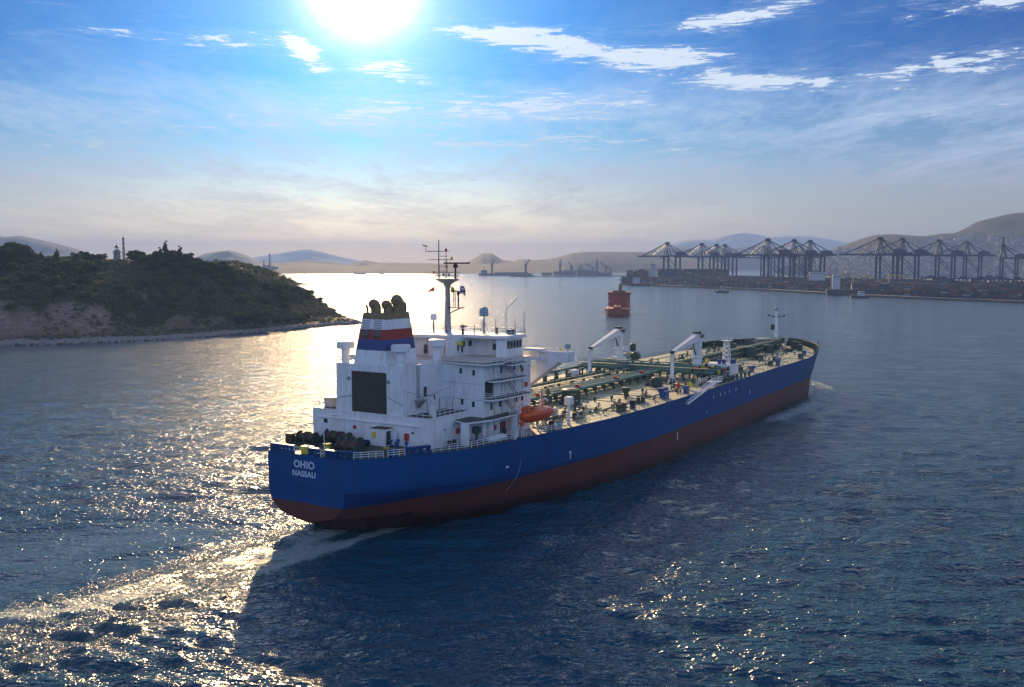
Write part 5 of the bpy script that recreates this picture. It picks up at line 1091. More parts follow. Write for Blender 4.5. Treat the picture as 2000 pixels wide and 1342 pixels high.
# ground cover and bushes too many to count
lob = []
for i in range(12500):
    x = rg.uniform(-440, -116); v = rg.uniform(10, 215) if i % 6 else rg.uniform(200, 330); y = float(coast_y(np.array(x))) + v
    if fbm(np.array(x), np.array(y), 27, 3, .07) < (-.55 if v < 58 else -1.6): continue
    z = float(island_z(np.array(x), np.array(y)))
    if z < 2.2 or (z > 45 and 212 < world_px(x, y) < 262 and rg.rand() < .7): continue
    r_ = rg.uniform(1.3, 3.3) * (1.0 if v > 52 else .62) * (1 if z > 6 else .55); lob.append((x, y, z + r_ * .15, r_))
v = leaves(rg, lob, 430000, .52)
o = bpy.data.objects.new('scrub', quadmesh('scrub', v, M['maquis'])); COL.objects.link(o); tag(o, 'low grey green scrub covering the island slope', 'scrub', kind='stuff')
# rocks along the beach
def rock_mesh(seed):
    rr = np.random.RandomState(seed); b = MB(); b.ball((0, 0, 0), 1.0, 9, .7); b.v = [(p[0] * rr.uniform(.7, 1.25), p[1] * rr.uniform(.7, 1.25), p[2] * rr.uniform(.7, 1.2)) for p in b.v]; return b
b = MB()
for i in range(1500):
    x = rg.uniform(-420, -116); v_ = rg.uniform(-.5, 9) ; y = float(coast_y(np.array(x))) + v_; z = float(island_z(np.array(x), np.array(y))); s_ = rg.uniform(.25, .95)
    q = rock_mesh(i % 12); b.add([(p[0] * s_ + x, p[1] * s_ + y, p[2] * s_ + z) for p in q.v], q.f)
M['stone'] = mat('beach_stone', (.30, .27, .25), .9, var=.4, scale=.8)
o = b.build('beach_stones', M['stone']); tag(o, 'pale boulders strewn along the island shore', 'stones', kind='stuff')
# islet
ix, iy = np.meshgrid(np.linspace(-575, -450, 60), np.linspace(2235, 2290, 24))
iz_ = -1 + 6.2 * np.exp(-((ix + 495) / 26) ** 2 - ((iy - 2262) / 14) ** 2) + 2.6 * np.exp(-((ix + 530) / 36) ** 2 - ((iy - 2262) / 9) ** 2) + .5 * fbm(ix, iy, 4, 4, .1)
grid_mesh('islet', ix, iy, iz_, MH)
# lighthouse and radio mast on the ridge
def on_island(px, d, dz=-1.5):
    x = (px - 1000) / 1950 * d; return x, float(d), float(island_z(np.array(x), np.array(float(d)))) + dz
lx, ly, lz = on_island(231.5, 775); top = 47.1 + (515 - 478) / 1950 * 775
M['stonew'] = mat('lighthouse_stone', (.30, .27, .27), .8, scale=.4); 
lh = empty('lighthouse', (lx, ly, lz), label='grey stone lighthouse with a dark lantern dome on the island ridge', cat='lighthouse'); H_ = top - lz
b = MB(); b.lathe((0, 0, 0), [(3.0, 0), (2.9, 2), (2.45, H_ - 6.8), (3.1, H_ - 6.4), (3.1, H_ - 5.9)], 20); b.build('tower', M['stonew'], lh, True)
b = MB(); b.lathe((0, 0, H_ - 5.9), [(1.9, 0), (1.9, 1.9), (1.6, 2.0)], 16); b.build('gallery_house', M['stonew'], lh)
b = MB(); b.rail([(3.0 * math.cos(a), 3.0 * math.sin(a), H_ - 5.9) for a in np.linspace(0, 6.283, 11)], 1.1, 1.5, .08); b.build('gallery_rail', M['dark'], lh)
b = MB(); [b.tube((1.5 * math.cos(a), 1.5 * math.sin(a), H_ - 4), (1.5 * math.cos(a), 1.5 * math.sin(a), H_ - 2.3), .09) for a in np.linspace(0, 5.5, 8)]; b.lathe((0, 0, H_ - 4), [(.4, 0), (.4, 1.6)], 8); b.build('lantern', M['grey'], lh)
b = MB(); b.lathe((0, 0, H_ - 2.3), [(1.9, 0), (1.6, .7), (.9, 1.3), (.25, 1.6), (.15, 2.3), (.1, 2.9)], 16); b.build('dome', M['dark'], lh, True)
for a, z in ((-1.6, 3), (-1.6, 8)):
    b = MB(); b.box(-.3, .3, -3.1, -2.55, z, z + 1.4); b.build('window', M['dark'], lh)
mx_, my_, mz_ = on_island(244.5, 780); top = 47.1 + (515 - 457) / 1950 * 780
rm = empty('radio_mast', (mx_, my_, mz_), label='slim red and white lattice radio mast beside the lighthouse', cat='mast'); H_ = top - mz_
b = MB(); b.truss((0, 0, 0), (0, 0, H_ - 3), 1.5, .9, 14, .16); b.build('lattice_mast', M['grey'], rm)
b = MB(); [b.box(-.5, .5, -.5, .5, H_ - 3 - 3.6 * i - 1.8, H_ - 3 - 3.6 * i) for i in range(4)]; b.build('red_section', M['stripe_red'], rm)
b = MB(); b.tube((0, 0, H_ - 3), (0, 0, H_), .1); b.build('whip_antenna', M['dark'], rm)
sx_, sy_, sz_ = on_island(251, 782); sc_top = 47.1 + (515 - 490) / 1950 * 782
sg = empty('signal_station', (sx_, sy_, sz_), label='low steel signal platform with a yard right of the radio mast', cat='platform'); H_ = sc_top - sz_
b = MB(); b.box(-3, 3.6, -1.4, 1.4, H_ - 3.6, H_ - 3.2); b.rail([(-3, -1.4, H_ - 3.2), (3.6, -1.4, H_ - 3.2)], 1.1, 1.2, .08); b.build('deck', M['dark'], sg)
b = MB(); [b.tube((x, y, 0), (x, y, H_ - 3.4), .16) for x in (-2.5, .3, 3) for y in (-1.2, 1.2)]; b.build('stilts', M['dark'], sg)
b = MB(); b.tube((2.2, 0, H_ - 3.2), (2.2, 0, H_), .42); b.tube((-2.5, 0, H_), (8.5, 0, H_), .12); b.tube((5.8, 0, H_ - 2), (5.8, 0, H_), .08); b.ball((5.8, 0, H_ - 1.9), .5); b.build('yard', M['dark'], sg)

# ------------------------------------------------------------------ far hills: real ridges at their own distances
def hill(name, pts, d, depth, mt, seed, rough=.10, xpad=0, base=-3, n=220, fine=0.0):
    px = np.array([p[0] for p in pts], float); py = np.array([p[1] for p in pts], float)
    X0 = (px - 1000) / 1950 * d; Z0 = 47.1 + (515 - py) / 1950 * d
    gx = np.linspace(X0[0], X0[-1], n); v = np.linspace(-1, 1, 56)
    gxx, vv = np.meshgrid(gx, v); yy = d + vv * depth
    zr = np.interp(gxx, X0, Z0)
    n_ = fbm(gxx / depth, yy / depth, seed, 6, 3.2, .58)
    prof = np.clip(1 - np.abs(vv) ** 1.35, 0, 1)
    z = base + (zr - base) * prof * (1 + rough * n_ * (1 - np.exp(-(vv / .22) ** 2))) + n_ * fine
    xx = gxx * (yy / d) * .5 + gxx * .5
    return grid_mesh(name, xx, yy, z, mt)
hill('hills_west', [(-260, 470), (-120, 455), (0, 461), (15, 463), (45, 461), (80, 468), (110, 475), (150, 485), (170, 495), (190, 507), (215, 520)], 7000, 900, MH, 31)
hill('hills_ridge', [(370, 519), (385, 503), (405, 495), (430, 490.5), (452, 489), (470, 494), (485, 499), (505, 509), (520, 518)], 7600, 700, MH, 32)
hill('mountain_far_west', [(430, 516), (470, 508), (520, 499), (560, 493), (590, 488), (605, 487), (625, 491), (660, 500), (700, 509), (740, 516)], 15500, 1100, MF, 33)
hill('coast_low', [(480, 530), (500, 514), (560, 513), (600, 513), (640, 516), (700, 520), (760, 513), (820, 514), (880, 515), (930, 516), (990, 514), (1060, 513), (1100, 520)], 5600, 900, MH, 34)
hill('coast_mid', [(555, 520), (580, 510), (600, 507), (640, 511), (680, 517), (700, 512), (715, 508), (740, 513), (780, 513), (830, 516), (900, 513), (960, 517)], 7000, 600, MH, 35)
hill('hill_cone', [(880, 524), (900, 517), (915, 511), (930, 503), (942, 495), (960, 494.5), (966, 498), (980, 507), (992, 509), (1003, 510.5), (1012, 507), (1025, 506), (1040, 508), (1072, 506), (1095, 501), (1115, 495), (1140, 492), (1190, 491.5), (1250, 492), (1270, 494), (1330, 502), (1400, 512)], 6200, 800, MH, 36, rough=.05)
hill('mountain_far_east', [(1200, 505), (1250, 494), (1290, 485), (1330, 472), (1355, 468), (1385, 469), (1420, 459), (1450, 455), (1475, 458), (1500, 464), (1540, 461), (1580, 462), (1620, 468), (1680, 478), (1800, 490)], 13500, 1100, MF, 37)
hill('hills_middle', [(1230, 500), (1290, 485), (1340, 483), (1370, 490), (1420, 486), (1470, 481), (1520, 484), (1560, 490), (1600, 497), (1680, 500)], 8200, 700, MH, 38)
CITY = [(1560, 512), (1590, 499), (1620, 489), (1650, 477), (1680, 466), (1705, 459), (1740, 457.5), (1770, 460), (1800, 461.5), (1830, 457), (1860, 455), (1885, 444), (1905, 432), (1930, 426), (1955, 420), (1975, 416.5), (2000, 415), (2060, 412), (2150, 420), (2300, 440)]
city = hill('hill_city', CITY, 4300, 1150, MC, 39, rough=.04, n=320, fine=1.5)

# ------------------------------------------------------------------ harbour ground
QX = [(246.6, 2250.7), (300.7, 2097.0), (364.2, 1921.9), (432.0, 1756.9), (480, 1536.8), (510, 1396.7), (548, 1298.1), (605.8, 1181.3), (760, 960)]
b = MB(); b.prism(QX + [(2600, 960), (3400, 3600), (420, 3600), (345, 3000)], -4, 3.0)
M['concrete'] = mat('quay_concrete', (.11, .105, .10), .85, var=.3, scale=.05, dirt=(.08, .08, .08), dirtamt=.6)
tag(b.build('harbour_ground', M['concrete']), kind='structure')
b = MB()
for (x0, y0), (x1, y1) in zip(QX, QX[1:]):
    n_ = int(math.hypot(x1 - x0, y1 - y0) / 9)
    for i in range(n_): t_ = i / n_; x = x0 + (x1 - x0) * t_; y = y0 + (y1 - y0) * t_; b.tube((x - .2, y - .2, -1), (x - .2, y - .2, 2.4), .6, n=6)
tag(b.build('quay_fenders', M['dark']), 'row of dark rubber fenders along the container quay', 'fenders', kind='stuff')

# gantry cranes
M['crane'] = mat('crane_blue', (.008, .028, .09), .5, var=.2, scale=.05); M['crane_w'] = mat('crane_cabin', (.45, .48, .52), .5)
def gantry(boom_up=False):
    c = empty('gantry_crane'); TH = 60.0
    for x in (0, -30):
        for y in (-9, 9):
            b = MB(); b.box(x - 1.5, x + 1.5, y - 1.4, y + 1.4, 0, TH); b.build('leg', M['crane'], c)
    b = MB()
    for x in (0, -30): b.box(x - .8, x + .8, -9, 9, 13, 15); b.box(x - .8, x + .8, -9, 9, 57, 59)
    for y in (-9, 9): b.box(-29, -1, y - .6, y + .6, 13.2, 15.0); b.tube((0, y, 57), (-30, y, 24), .65, n=6); b.tube((-1, y, 30), (-15, y, 14), .45, n=6)
    b.build('portal_frame', M['crane'], c)
    b = MB(); b.box(-58, 2, -3.2, -1.9, 59, 62); b.box(-58, 2, 1.9, 3.2, 59, 62)
    for x in range(-58, 3, 6): b.box(x, x + .8, -3, 3, 59.5, 60.5)
    b.rail([(-58, -3.8, 62), (2, -3.8, 62)], 1.2, 5, .12); b.build('girder', M['crane'], c)
    b = MB()
    if not boom_up:
        b.box(2.5, 72, -3.4, -1.8, 58.9, 62.0); b.box(2.5, 72, 1.8, 3.4, 58.9, 62.0)
        for x in range(6, 72, 6): b.box(x, x + .8, -2.8, 2.8, 59.6, 60.6)
    else:
        b.hexa([(1, -3, 61), (3.4, -3, 60.5), (3.4, 3, 60.5), (1, 3, 61), (-5, -3, 106), (-2.6, -3, 106), (-2.6, 3, 106), (-5, 3, 106)])
    b.build('boom', M['crane'], c)
    b = MB()
    for y in (-6, 6): b.tube((3, y, 60), (-2.5, y * .35, 88), 1.2, .9, n=6); b.tube((-9, y, 60), (-3.5, y * .35, 88), 1.2, .9, n=6)
    b.box(-7, 1.5, -3.5, 3.5, 87.5, 89.8); b.box(-5.5, 0, -2.5, 2.5, 89.8, 91.2); b.build('apex_frame', M['crane'], c)
    b = MB()
    for y in (-2.4, 2.4):
        if not boom_up: b.tube((-2, y, 88.5), (34, y, 61.5), .6, n=5); b.tube((-2, y, 88.5), (62, y, 61.5), .6, n=5); b.tube((34, y, 75.5), (14, y, 61.5), .25, n=4)
        b.tube((-3.5, y, 88.5), (-30, y, 62), .6, n=5); b.tube((-3.5, y, 88.5), (-54, y, 62), .5, n=5)
    b.build('stay', M['crane'], c)
    b = MB(); b.box(-47, -28, -5.5, 5.5, 62, 68.5); b.yprism([(-47, 68.5), (-28, 68.5), (-31, 70), (-44, 70)], -5, 5); b.build('machinery_house', M['crane'], c)
    b = MB(); b.box(10, 15, -3.4, 3.4, 56.5, 59.2); b.box(11, 13.2, 3.4, 5.6, 54.5, 57.4); b.tube((12, -2, 57), (12, -2, 46), .15, n=4); b.tube((12, 2, 57), (12, 2, 46), .15, n=4); b.build('trolley', M['crane_w'], c)
    return c
cr0 = gantry(); cr_up = gantry(True)
apex = [(1300, 473), (1367, 475), (1396, 476.5), (1412, 477), (1495, 466), (1523, 480), (1546, 467.5), (1562, 481.5), (1577, 469), (1713, 463), (1756, 465), (1828, 468), (1882, 471), (1488, 480.5)]
names = ['tall blue gantry crane at the far left end of the container quay', 'blue gantry crane behind the big container ship, second from the left', 'blue gantry crane third from the left, close to its right-hand neighbour', 'blue gantry crane with its apex hard against the third crane', 'largest blue gantry crane of the middle cluster, at its left edge', 'small distant gantry crane seen between the first two of the middle cluster', 'tall blue gantry crane in the centre of the middle cluster', 'distant gantry crane half hidden in the middle cluster', 'rightmost tall blue gantry crane of the middle cluster', 'blue gantry crane above the white feeder ship, with the highest apex on the right', 'second blue gantry crane of the right-hand row', 'third blue gantry crane of the right-hand row, standing apart', 'last lowered-boom gantry crane of the right-hand row', 'distant gantry crane seen behind the largest middle crane']
for i, ((px, py), lb) in enumerate(zip(apex, names)):
    c = cr0 if i == 0 else copy_tree(cr0)
    d = (91.2 - 47.1 + 3) * 1950 / (515 - py); c.location = ((px - 1000) / 1950 * d, d, 3.0); c.rotation_euler = (0, 0, R(138))
    tag(c, lb, 'gantry crane', 'gantry cranes of the container terminal')
cr_up.location = ((1953 - 1000) / 1950 * 1950, 1950, 3); cr_up.rotation_euler = (0, 0, R(138)); cr_up.scale = (.9, .9, .9)
tag(cr_up, 'gantry crane with its boom raised upright at the right end', 'gantry crane', 'gantry cranes of the container terminal')

# containers
ccol = {'rust': (.11, .038, .025), 'blue': (.018, .04, .10), 'teal': (.02, .08, .08), 'grey': (.12, .12, .13), 'orange': (.18, .065, .025), 'dark': (.03, .033, .045), 'white': (.28, .28, .28)}
cm = {k: mat('container_' + k, v, .6, var=.2, scale=.3, dirt=(.06, .04, .03), dirtamt=.4) for k, v in ccol.items()}
ckeys = list(ccol); cwt = [6, 5, 3, 2, 3, 4, 1]
def container_mb(b, x, y, z, c, s, l=12.2):
    p = []
    for dz in (0, 2.55):
        for u_, w_ in ((-l / 2, -1.2), (l / 2, -1.2), (l / 2, 1.2), (-l / 2, 1.2)): p.append((x + u_ * c - w_ * s, y + u_ * s + w_ * c, z + dz))
    b.hexa(p)
cproto = {}
for k in ckeys:
    b = MB(); b.box(-6.05, 6.05, -1.17, 1.17, .05, 2.5)
    for i in range(24): b.box(-5.9 + i * .5, -5.7 + i * .5, -1.22, 1.22, .1, 2.45)
    for u_ in (-6.1, 5.98):
        for w_ in (-1.24, 1.1): b.box(u_, u_ + .14, w_, w_ + .14, 0, 2.58)
    o = b.build('shipping_container', cm[k]); cproto[k] = o.data; bpy.data.objects.remove(o)
def quay_x(y): return float(np.interp(-y, [-q[1] for q in QX], [q[0] for q in QX]))
cnt = 0; stack = MB(); crg = random.Random(3)
clab = {'rust': 'rust red', 'blue': 'dark blue', 'teal': 'green', 'grey': 'grey', 'orange': 'orange', 'dark': 'near black', 'white': 'off white'}
rowsy = list(np.arange(1215, 2230, 15.5))
allc = []
for ri, y in enumerate(rowsy):
    qx = quay_x(y)
    for row in range(24):
        x = qx + 22 + row * 9.5 + (14 if row > 6 else 0)
        if crg.random() < .12: continue
        hgt = crg.choice([2, 3, 4, 5, 5, 5, 4]) + (1 if row > 2 else 0) + (1 if row > 9 else 0)
        for wcol in range(2):
            hh_ = max(1, hgt - crg.choice([0, 0, 1, 2]))
            for lv in range(hh_):
                k = crg.choices(ckeys, cwt)[0]; allc.append((math.hypot(x, y) + lv * -.5 + row * 12, x + wcol * 2.7, y, 3.0 + lv * 2.6, k, lv == hh_ - 1, row))
allc.sort(key=lambda q: q[0])
qa = R(107)
ind = 0
for q in allc:
    _, x, y, z, k, topc, row = q
    if ind < 290 and row < 2:
        o = bpy.data.objects.new('shipping_container', cproto[k]); COL.objects.link(o); o.location = (x, y, z); o.rotation_euler = (0, 0, qa); ind += 1
        reg = 'near right end' if y < 1450 else 'middle part' if y < 1750 else 'far end'
        tag(o, clab[k] + ' shipping container stacked behind the quay edge, ' + reg, 'container', clab[k] + ' containers at the ' + reg + ' of the quay')
    else:
        stack.cur = ckeys.index(k); container_mb(stack, x, y, z, math.cos(qa), math.sin(qa))
o = stack.build('container_stacks', [cm[k] for k in ckeys]); tag(o, 'mass of stacked containers filling the terminal yard', 'containers', kind='stuff')
# yard cranes (low blue portal cranes above the stacks)
yc = empty('yard_crane')
b = MB(); [b.box(x - .7, x + .7, y - .7, y + .7, 0, 20) for x in (-13, 13) for y in (-5, 5)]; b.build('leg', M['crane'], yc)
b = MB(); [b.box(-15, 15, y - .8, y + .8, 20, 22.4) for y in (-3.5, 3.5)]; b.box(-3, 3, -4, 4, 22.4, 25); b.build('bridge_girder', M['crane'], yc)
k = 0
for px, d in ((1840, 1500), (1880, 1560), (1915, 1480), (1950, 1530), (1985, 1470), (1815, 1620), (1930, 1650)):
    c = yc if k == 0 else copy_tree(yc); c.location = ((px - 1000) / 1950 * d, d, 3); c.rotation_euler = (0, 0, R(17))
    tag(c, ['low blue yard crane over the stacks, leftmost of the front row', 'low blue yard crane, second of the front row', 'low blue yard crane standing nearest the quay', 'low blue yard crane, fourth of the front row', 'low blue yard crane at the right edge of the yard', 'low blue yard crane farthest left behind the stacks', 'low blue yard crane behind the others on the right'][k], 'yard crane', 'portal cranes over the container yard'); k += 1

# hillside city
bcol = [(.40, .37, .34), (.33, .29, .26), (.26, .26, .27), (.46, .44, .42), (.34, .26, .22)]
bm_ = []
for i, c in enumerate(bcol):
    m = mat('facade_%s' % 'abcde'[i], c, .85, var=.1, scale=.05); bm_.append(m)
M['roof'] = mat('flat_roof', (.25, .22, .20), .9); M['shade'] = mat('window_strip', (.07, .075, .085), .5)
bp_ = []
for i in range(6):
    w, dp, fl = [(16, 12, 5), (22, 12, 6), (13, 13, 4), (18, 14, 7), (30, 12, 5), (12, 12, 8)][i]; h = fl * 3.1
    b = MB(); b.box(-w / 2, w / 2, -dp / 2, dp / 2, -12, h)
    b2 = b; b2.cur = 1
    for f in range(fl):
        for j in range(int(w / 3.2)): x = -w / 2 + 1.0 + j * 3.2; b2.box(x, x + 1.7, -dp / 2 - .12, -dp / 2 + .1, f * 3.1 + .9, f * 3.1 + 2.3)
        for j in range(int(dp / 3.6)): y = -dp / 2 + 1.2 + j * 3.6; b2.box(-w / 2 - .12, -w / 2 + .1, y, y + 1.7, f * 3.1 + .9, f * 3.1 + 2.3)
    o1 = b2.build('wall', [bm_[i % 5], M['shade']])
    b = MB(); b.box(-w / 2 - .4, w / 2 + .4, -dp / 2 - .4, dp / 2 + .4, h, h + .5); b.box(-2, 2, -2, 2, h + .5, h + 3); o2 = b.build('roof', M['roof'])
    bp_.append((o1.data, o2.data)); [bpy.data.objects.remove(q) for q in (o1, o2)]
import bisect
dgv = [(v.co.x, v.co.y, v.co.z) for v in city.data.vertices]; CV = np.array(dgv).reshape(56, 320, 3)
brg = random.Random(8); nb = 0; mass = MB(); tries = 0
masslist = []
while tries < 7000:
    tries += 1; i = brg.randint(0, 27); j = brg.randint(0, 260); p_ = CV[i, j]
    px = 1000 + 1950 * p_[0] / p_[1]; py = 515 - (p_[2] - 47.1) / p_[1] * 1950
    lim = np.interp(px, [1560, 1650, 1760, 1860, 1920, 2000], [498, 492, 478, 464, 458, 460])
    if py < lim + brg.random() * 8 or px > 2040: continue
    jx, jy = brg.uniform(-10, 10), brg.uniform(-12, 12)
    masslist.append((float(p_[0] + jx), float(p_[1] + jy), float(p_[2]) - 1))
masslist.sort(key=lambda q: q[1])
for n_, (x, y, z) in enumerate(masslist):
    k = brg.randrange(6)
    if n_ % 12 == 0 and nb < 280:
        side = 'left part' if 1000 + 1950 * x / y < 1780 else 'right part'
        kk_ = ['pale', 'wide cream', 'small grey', 'tall light', 'long brownish', 'narrow tower-like'][k]
        r_ = empty('apartment_building', (x, y, z), brg.uniform(-.5, .5) + .3, label=kk_ + ' apartment block on the hillside behind the port, ' + side, cat='building', group=kk_ + ' blocks on the ' + side + ' of the hillside'); nb += 1
        for nm, me in zip(('wall', 'roof'), bp_[k]): o = bpy.data.objects.new(nm, me); COL.objects.link(o); o.parent = r_
    else:
        w, dp, h = brg.uniform(10, 22), brg.uniform(10, 16), brg.uniform(7, 20); a = brg.uniform(-.5, .5) + .3; mass.cur = brg.randrange(5); p = []
        for dz in (-10, h):
            for u_, w_ in ((-w / 2, -dp / 2), (w / 2, -dp / 2), (w / 2, dp / 2), (-w / 2, dp / 2)): p.append((x + u_ * math.cos(a) - w_ * math.sin(a), y + u_ * math.sin(a) + w_ * math.cos(a), z + dz))
        mass.hexa(p)
o = mass.build('hillside_houses', bm_); tag(o, 'crowd of small pale houses on the hillside above the port', 'houses', kind='stuff')

# ------------------------------------------------------------------ other ships
def ship_hull(b, L_, B, D, bow=.12, stern=.06, sheer=1.0):    # x from 0 (stern) to L_, z from -1
    st_ = [(0, .72), (stern, .95), (.15, 1), (1 - bow * 1.6, 1), (1 - bow * .6, .72), (1 - bow * .2, .38), (1, .04)]
    vs = []
    for t_, w in st_:
        for z, k in ((-1, .86), (D * .4, .95), (D + sheer * max(0, t_ - .8) * 5, 1.0)):
            vs.append((t_ * L_ - (0 if z > 0 else (t_ - .5) * L_ * .03), B / 2 * w * k, z))
    n = len(st_); m_ = len(vs)
    vs += [(v[0], -v[1], v[2]) for v in vs]; fs = []
    for i in range(n - 1):
        for j in range(2):
            q = (i * 3 + j, (i + 1) * 3 + j, (i + 1) * 3 + j + 1, i * 3 + j + 1); fs.append(q[::-1]); fs.append(tuple(a + m_ for a in q))
        fs.append((i * 3 + 2, i * 3 + 5, m_ + i * 3 + 5, m_ + i * 3 + 2))
    fs += [(0, 1, 2, m_ + 2, m_ + 1, m_), ((n - 1) * 3, (n - 1) * 3 + 1, (n - 1) * 3 + 2, m_ + (n - 1) * 3 + 2, m_ + (n - 1) * 3 + 1, m_ + (n - 1) * 3)]
    b.add(vs, fs)
# orange-red tanker coming out of the channel
M['redship'] = mat('red_ship_hull', (.34, .08, .035), .5, var=.15, scale=.2); M['redhouse'] = mat('red_ship_house', (.34, .045, .03), .5, scale=.3)
rs = empty('small_tanker', (91.8, 880, 0), R(-98), label='orange red ship with a square bridge front heading towards the camera in mid channel', cat='ship')
b = MB(); b.add([], []); ship_hull(b, 105, 22, 6.4, .13); b.v = [(p[0] - 105, p[1], p[2]) for p in b.v]; b.build('hull', M['redship'], rs)
b = MB(); b.box(-90, -76, -10.2, 10.2, 6.2, 17.5); b.build('bridge_house', M['redhouse'], rs)
b = MB(); b.box(-92, -75.5, -10.8, 10.8, 17.5, 19.9); b.build('bridge_deck', M['redhouse'], rs)
for y in np.arange(-7.5, 8, 2.5): b = MB(); b.box(-75.5, -75.4, y - .8, y + .8, 18.1, 19.1); b.build('window', M['glass'], rs)
b = MB(); b.box(-85, -79, -5.5, 5.5, 19.6, 21.6); b.rail([(-79, -6, 19.6), (-79, 6, 19.6)], 1.6, 1.2, .2); b.build('upper_deck', M['soot'], rs)
b = MB(); b.lathe((-84, .8, 19.6), [(2.0, 0), (1.7, 4), (1.2, 8.0), (.4, 8.6)], 12); b.build('funnel', M['soot'], rs)
b = MB(); b.tube((-84, .8, 28), (-84, .8, 33), .25); b.tube((-84, -1.5, 31.4), (-84, 3.2, 31.4), .2); b.build('mast', M['dark'], rs)
b = MB(); b.box(-5, -2, -6.8, -6.1, 6.5, 8); b.tube((-4, -1, 6), (-4, -1, 9.5), .3); b.tube((-8, 8.6, 5.8), (-8, 8.6, 8.5), .25); b.ball((-8, 8.6, 9), .9); b.build('forecastle_gear', M['soot'], rs)
b = MB(); b.box(-70, -66, 9.0, 9.6, 8.5, 9.4); b.box(-75.4, -75.3, -9.2, -8.2, 10.8, 11.8); b.box(-75.4, -75.3, 8.0, 8.8, 11.0, 11.8); b.build('white_lamp', M['white2'], rs)
b = MB(); b.box(-74, -20, -3.2, 3.2, 6.3, 8.6); b.tube((-30, 0, 6), (-30, 0, 14), .5); b.tube((-55, 0, 6), (-55, 0, 13), .5); b.build('deck_pipes', M['redhouse'], rs)
# big container ship at the far quay
def at_px(px, d): return (px - 1000) / 1950 * d
M['cshull'] = mat('container_ship_hull', (.035, .04, .055), .55); M['cswhite'] = mat('ship_white', (.5, .5, .5), .5)
cs = empty('container_ship', (at_px(1213, 2260), 2260, 0), R(8), label='large dark container ship loaded high, moored at the left end of the terminal', cat='ship')
b = MB(); ship_hull(b, 265, 36, 17, .1); b.v = [(265 - p[0], p[1], p[2]) for p in b.v]; b.f = [f[::-1] for f in b.f]; b.build('hull', M['cshull'], cs)
rr = random.Random(4); cc_ = MB()
for bay in range(16):
    x = 22 + bay * 14.6
    if 62 < x < 82: continue
    for rw in range(12):
        hgt = rr.choice([5, 6, 6, 7]) + (0 if x > 40 else -1)
        for lv in range(hgt): 
            if rw in (0, 11) or lv >= hgt - 2: cc_.cur = ckeys.index(rr.choices(ckeys, [7, 4, 1, 2, 2, 7, .5])[0]); container_mb(cc_, x, -16 + rw * 2.75, 17 + lv * 2.6, 1, 0)
o = cc_.build('container_load', [cm[k] for k in ckeys], cs); o['kind'] = 'stuff'
b = MB(); b.box(64, 78, -17, 17, 17, 36); b.box(63, 80, -19, 19, 36, 37); b.box(66, 76, -9, 9, 37, 47); b.box(67, 75, -11, 11, 43.5, 47); b.build('bridge_tower', M['cswhite'], cs)
b = MB(); b.box(66.5, 76, -11.2, 11.2, 45, 46.2); b.build('bridge_windows', M['glass'], cs)
b = MB(); b.tube((71, 0, 47), (71, 0, 56), .4); b.build('mast', M['dark'], cs)
# small ships and tugs along the quay
def coaster(name, px, d, rz, L_, B, D, hm, label, house, hx, cat='ship'):
    s_ = empty(name, (at_px(px, d), d, 0), rz, label=label, cat=cat)
    b = MB(); ship_hull(b, L_, B, D, .16); b.build('hull', hm, s_)
    x0, x1, z1 = hx; b = MB(); b.box(x0, x1, -B * .42, B * .42, D - .3, z1 - 3); b.box(x0 + .5, x1 - .4, -B * .46, B * .46, z1 - 3, z1); b.box(x0, x1, -B * .40, B * .40, z1, z1 + .3); b.build('deckhouse', house, s_)
    b = MB(); b.box(x0 + .4, x1 - .3, -B * .465, B * .465, z1 - 2.0, z1 - 1.0); b.build('bridge_windows', M['glass'], s_)
    b = MB(); b.tube(((x0 + x1) / 2, 0, z1), ((x0 + x1) / 2, 0, z1 + D * 1.4), .25); b.tube(((x0 + x1) / 2, -2, z1 + D), ((x0 + x1) / 2, 2, z1 + D), .15); b.build('mast', M['dark'], s_)
    b = MB(); b.lathe((x0 - 1.2 if x0 > 4 else x1 + 1.4, 0, D), [(1.1, 0), (.9, (z1 - D) * .9)], 10); b.build('funnel', M['soot'], s_)
    return s_
coaster('supply_ship', 1229, 2130, R(-12), 62, 13, 5, M['hull_red'], 'small red hulled ship with a white house in front of the container ship', M['cswhite'], (8, 22, 17))
coaster('harbour_ferry', 1352, 1990, R(-16), 44, 12, 4, M['cshull'], 'low dark harbour vessel with a pale canopy moored at the quay', M['cswhite'], (6, 34, 10))
coaster('work_boat', 1366, 1930, R(-20), 34, 10, 3, M['redship'], 'long low reddish work boat by the middle of the quay', M['redhouse'], (4, 12, 8))
coaster('tugboat', 1396, 1620, R(2), 23, 9, 3.2, M['dgreen'], 'dark tug with a tall wheelhouse crossing off the quay', M['grey'], (9, 16, 10.5), 'tug')
coaster('tugboat', 1661, 1372, R(-10), 25, 9, 3.2, M['navy'], 'dark tug with a white wheelhouse beside the feeder ship', M['cswhite'], (10, 18, 9), 'tug')
fs_ = coaster('feeder_ship', 1613, 1500, R(-14), 150, 24, 9, M['cshull'], 'feeder container ship showing its white stern house at the middle of the quay', M['cswhite'], (8, 19, 30))
cc_ = MB()
for bay in range(8):
    for rw in range(8):
        for lv in range(rr.choice([2, 3, 4, 4])): cc_.cur = ckeys.index(rr.choices(ckeys, cwt)[0]); container_mb(cc_, 42 + bay * 13, -9.6 + rw * 2.7, 9 + lv * 2.6, 1, 0)
o = cc_.build('container_load', [cm[k] for k in ckeys], fs_); o['kind'] = 'stuff'
b = MB(); b.tube((38, 0, 9), (38, 0, 33), 1.0); b.tube((38, 0, 31), (66, -6, 27), .7); b.tube((88, 0, 9), (88, 0, 33), 1.0); b.tube((88, 0, 31), (112, 4, 28), .7); b.build('ship_crane', M['yellow'], fs_)
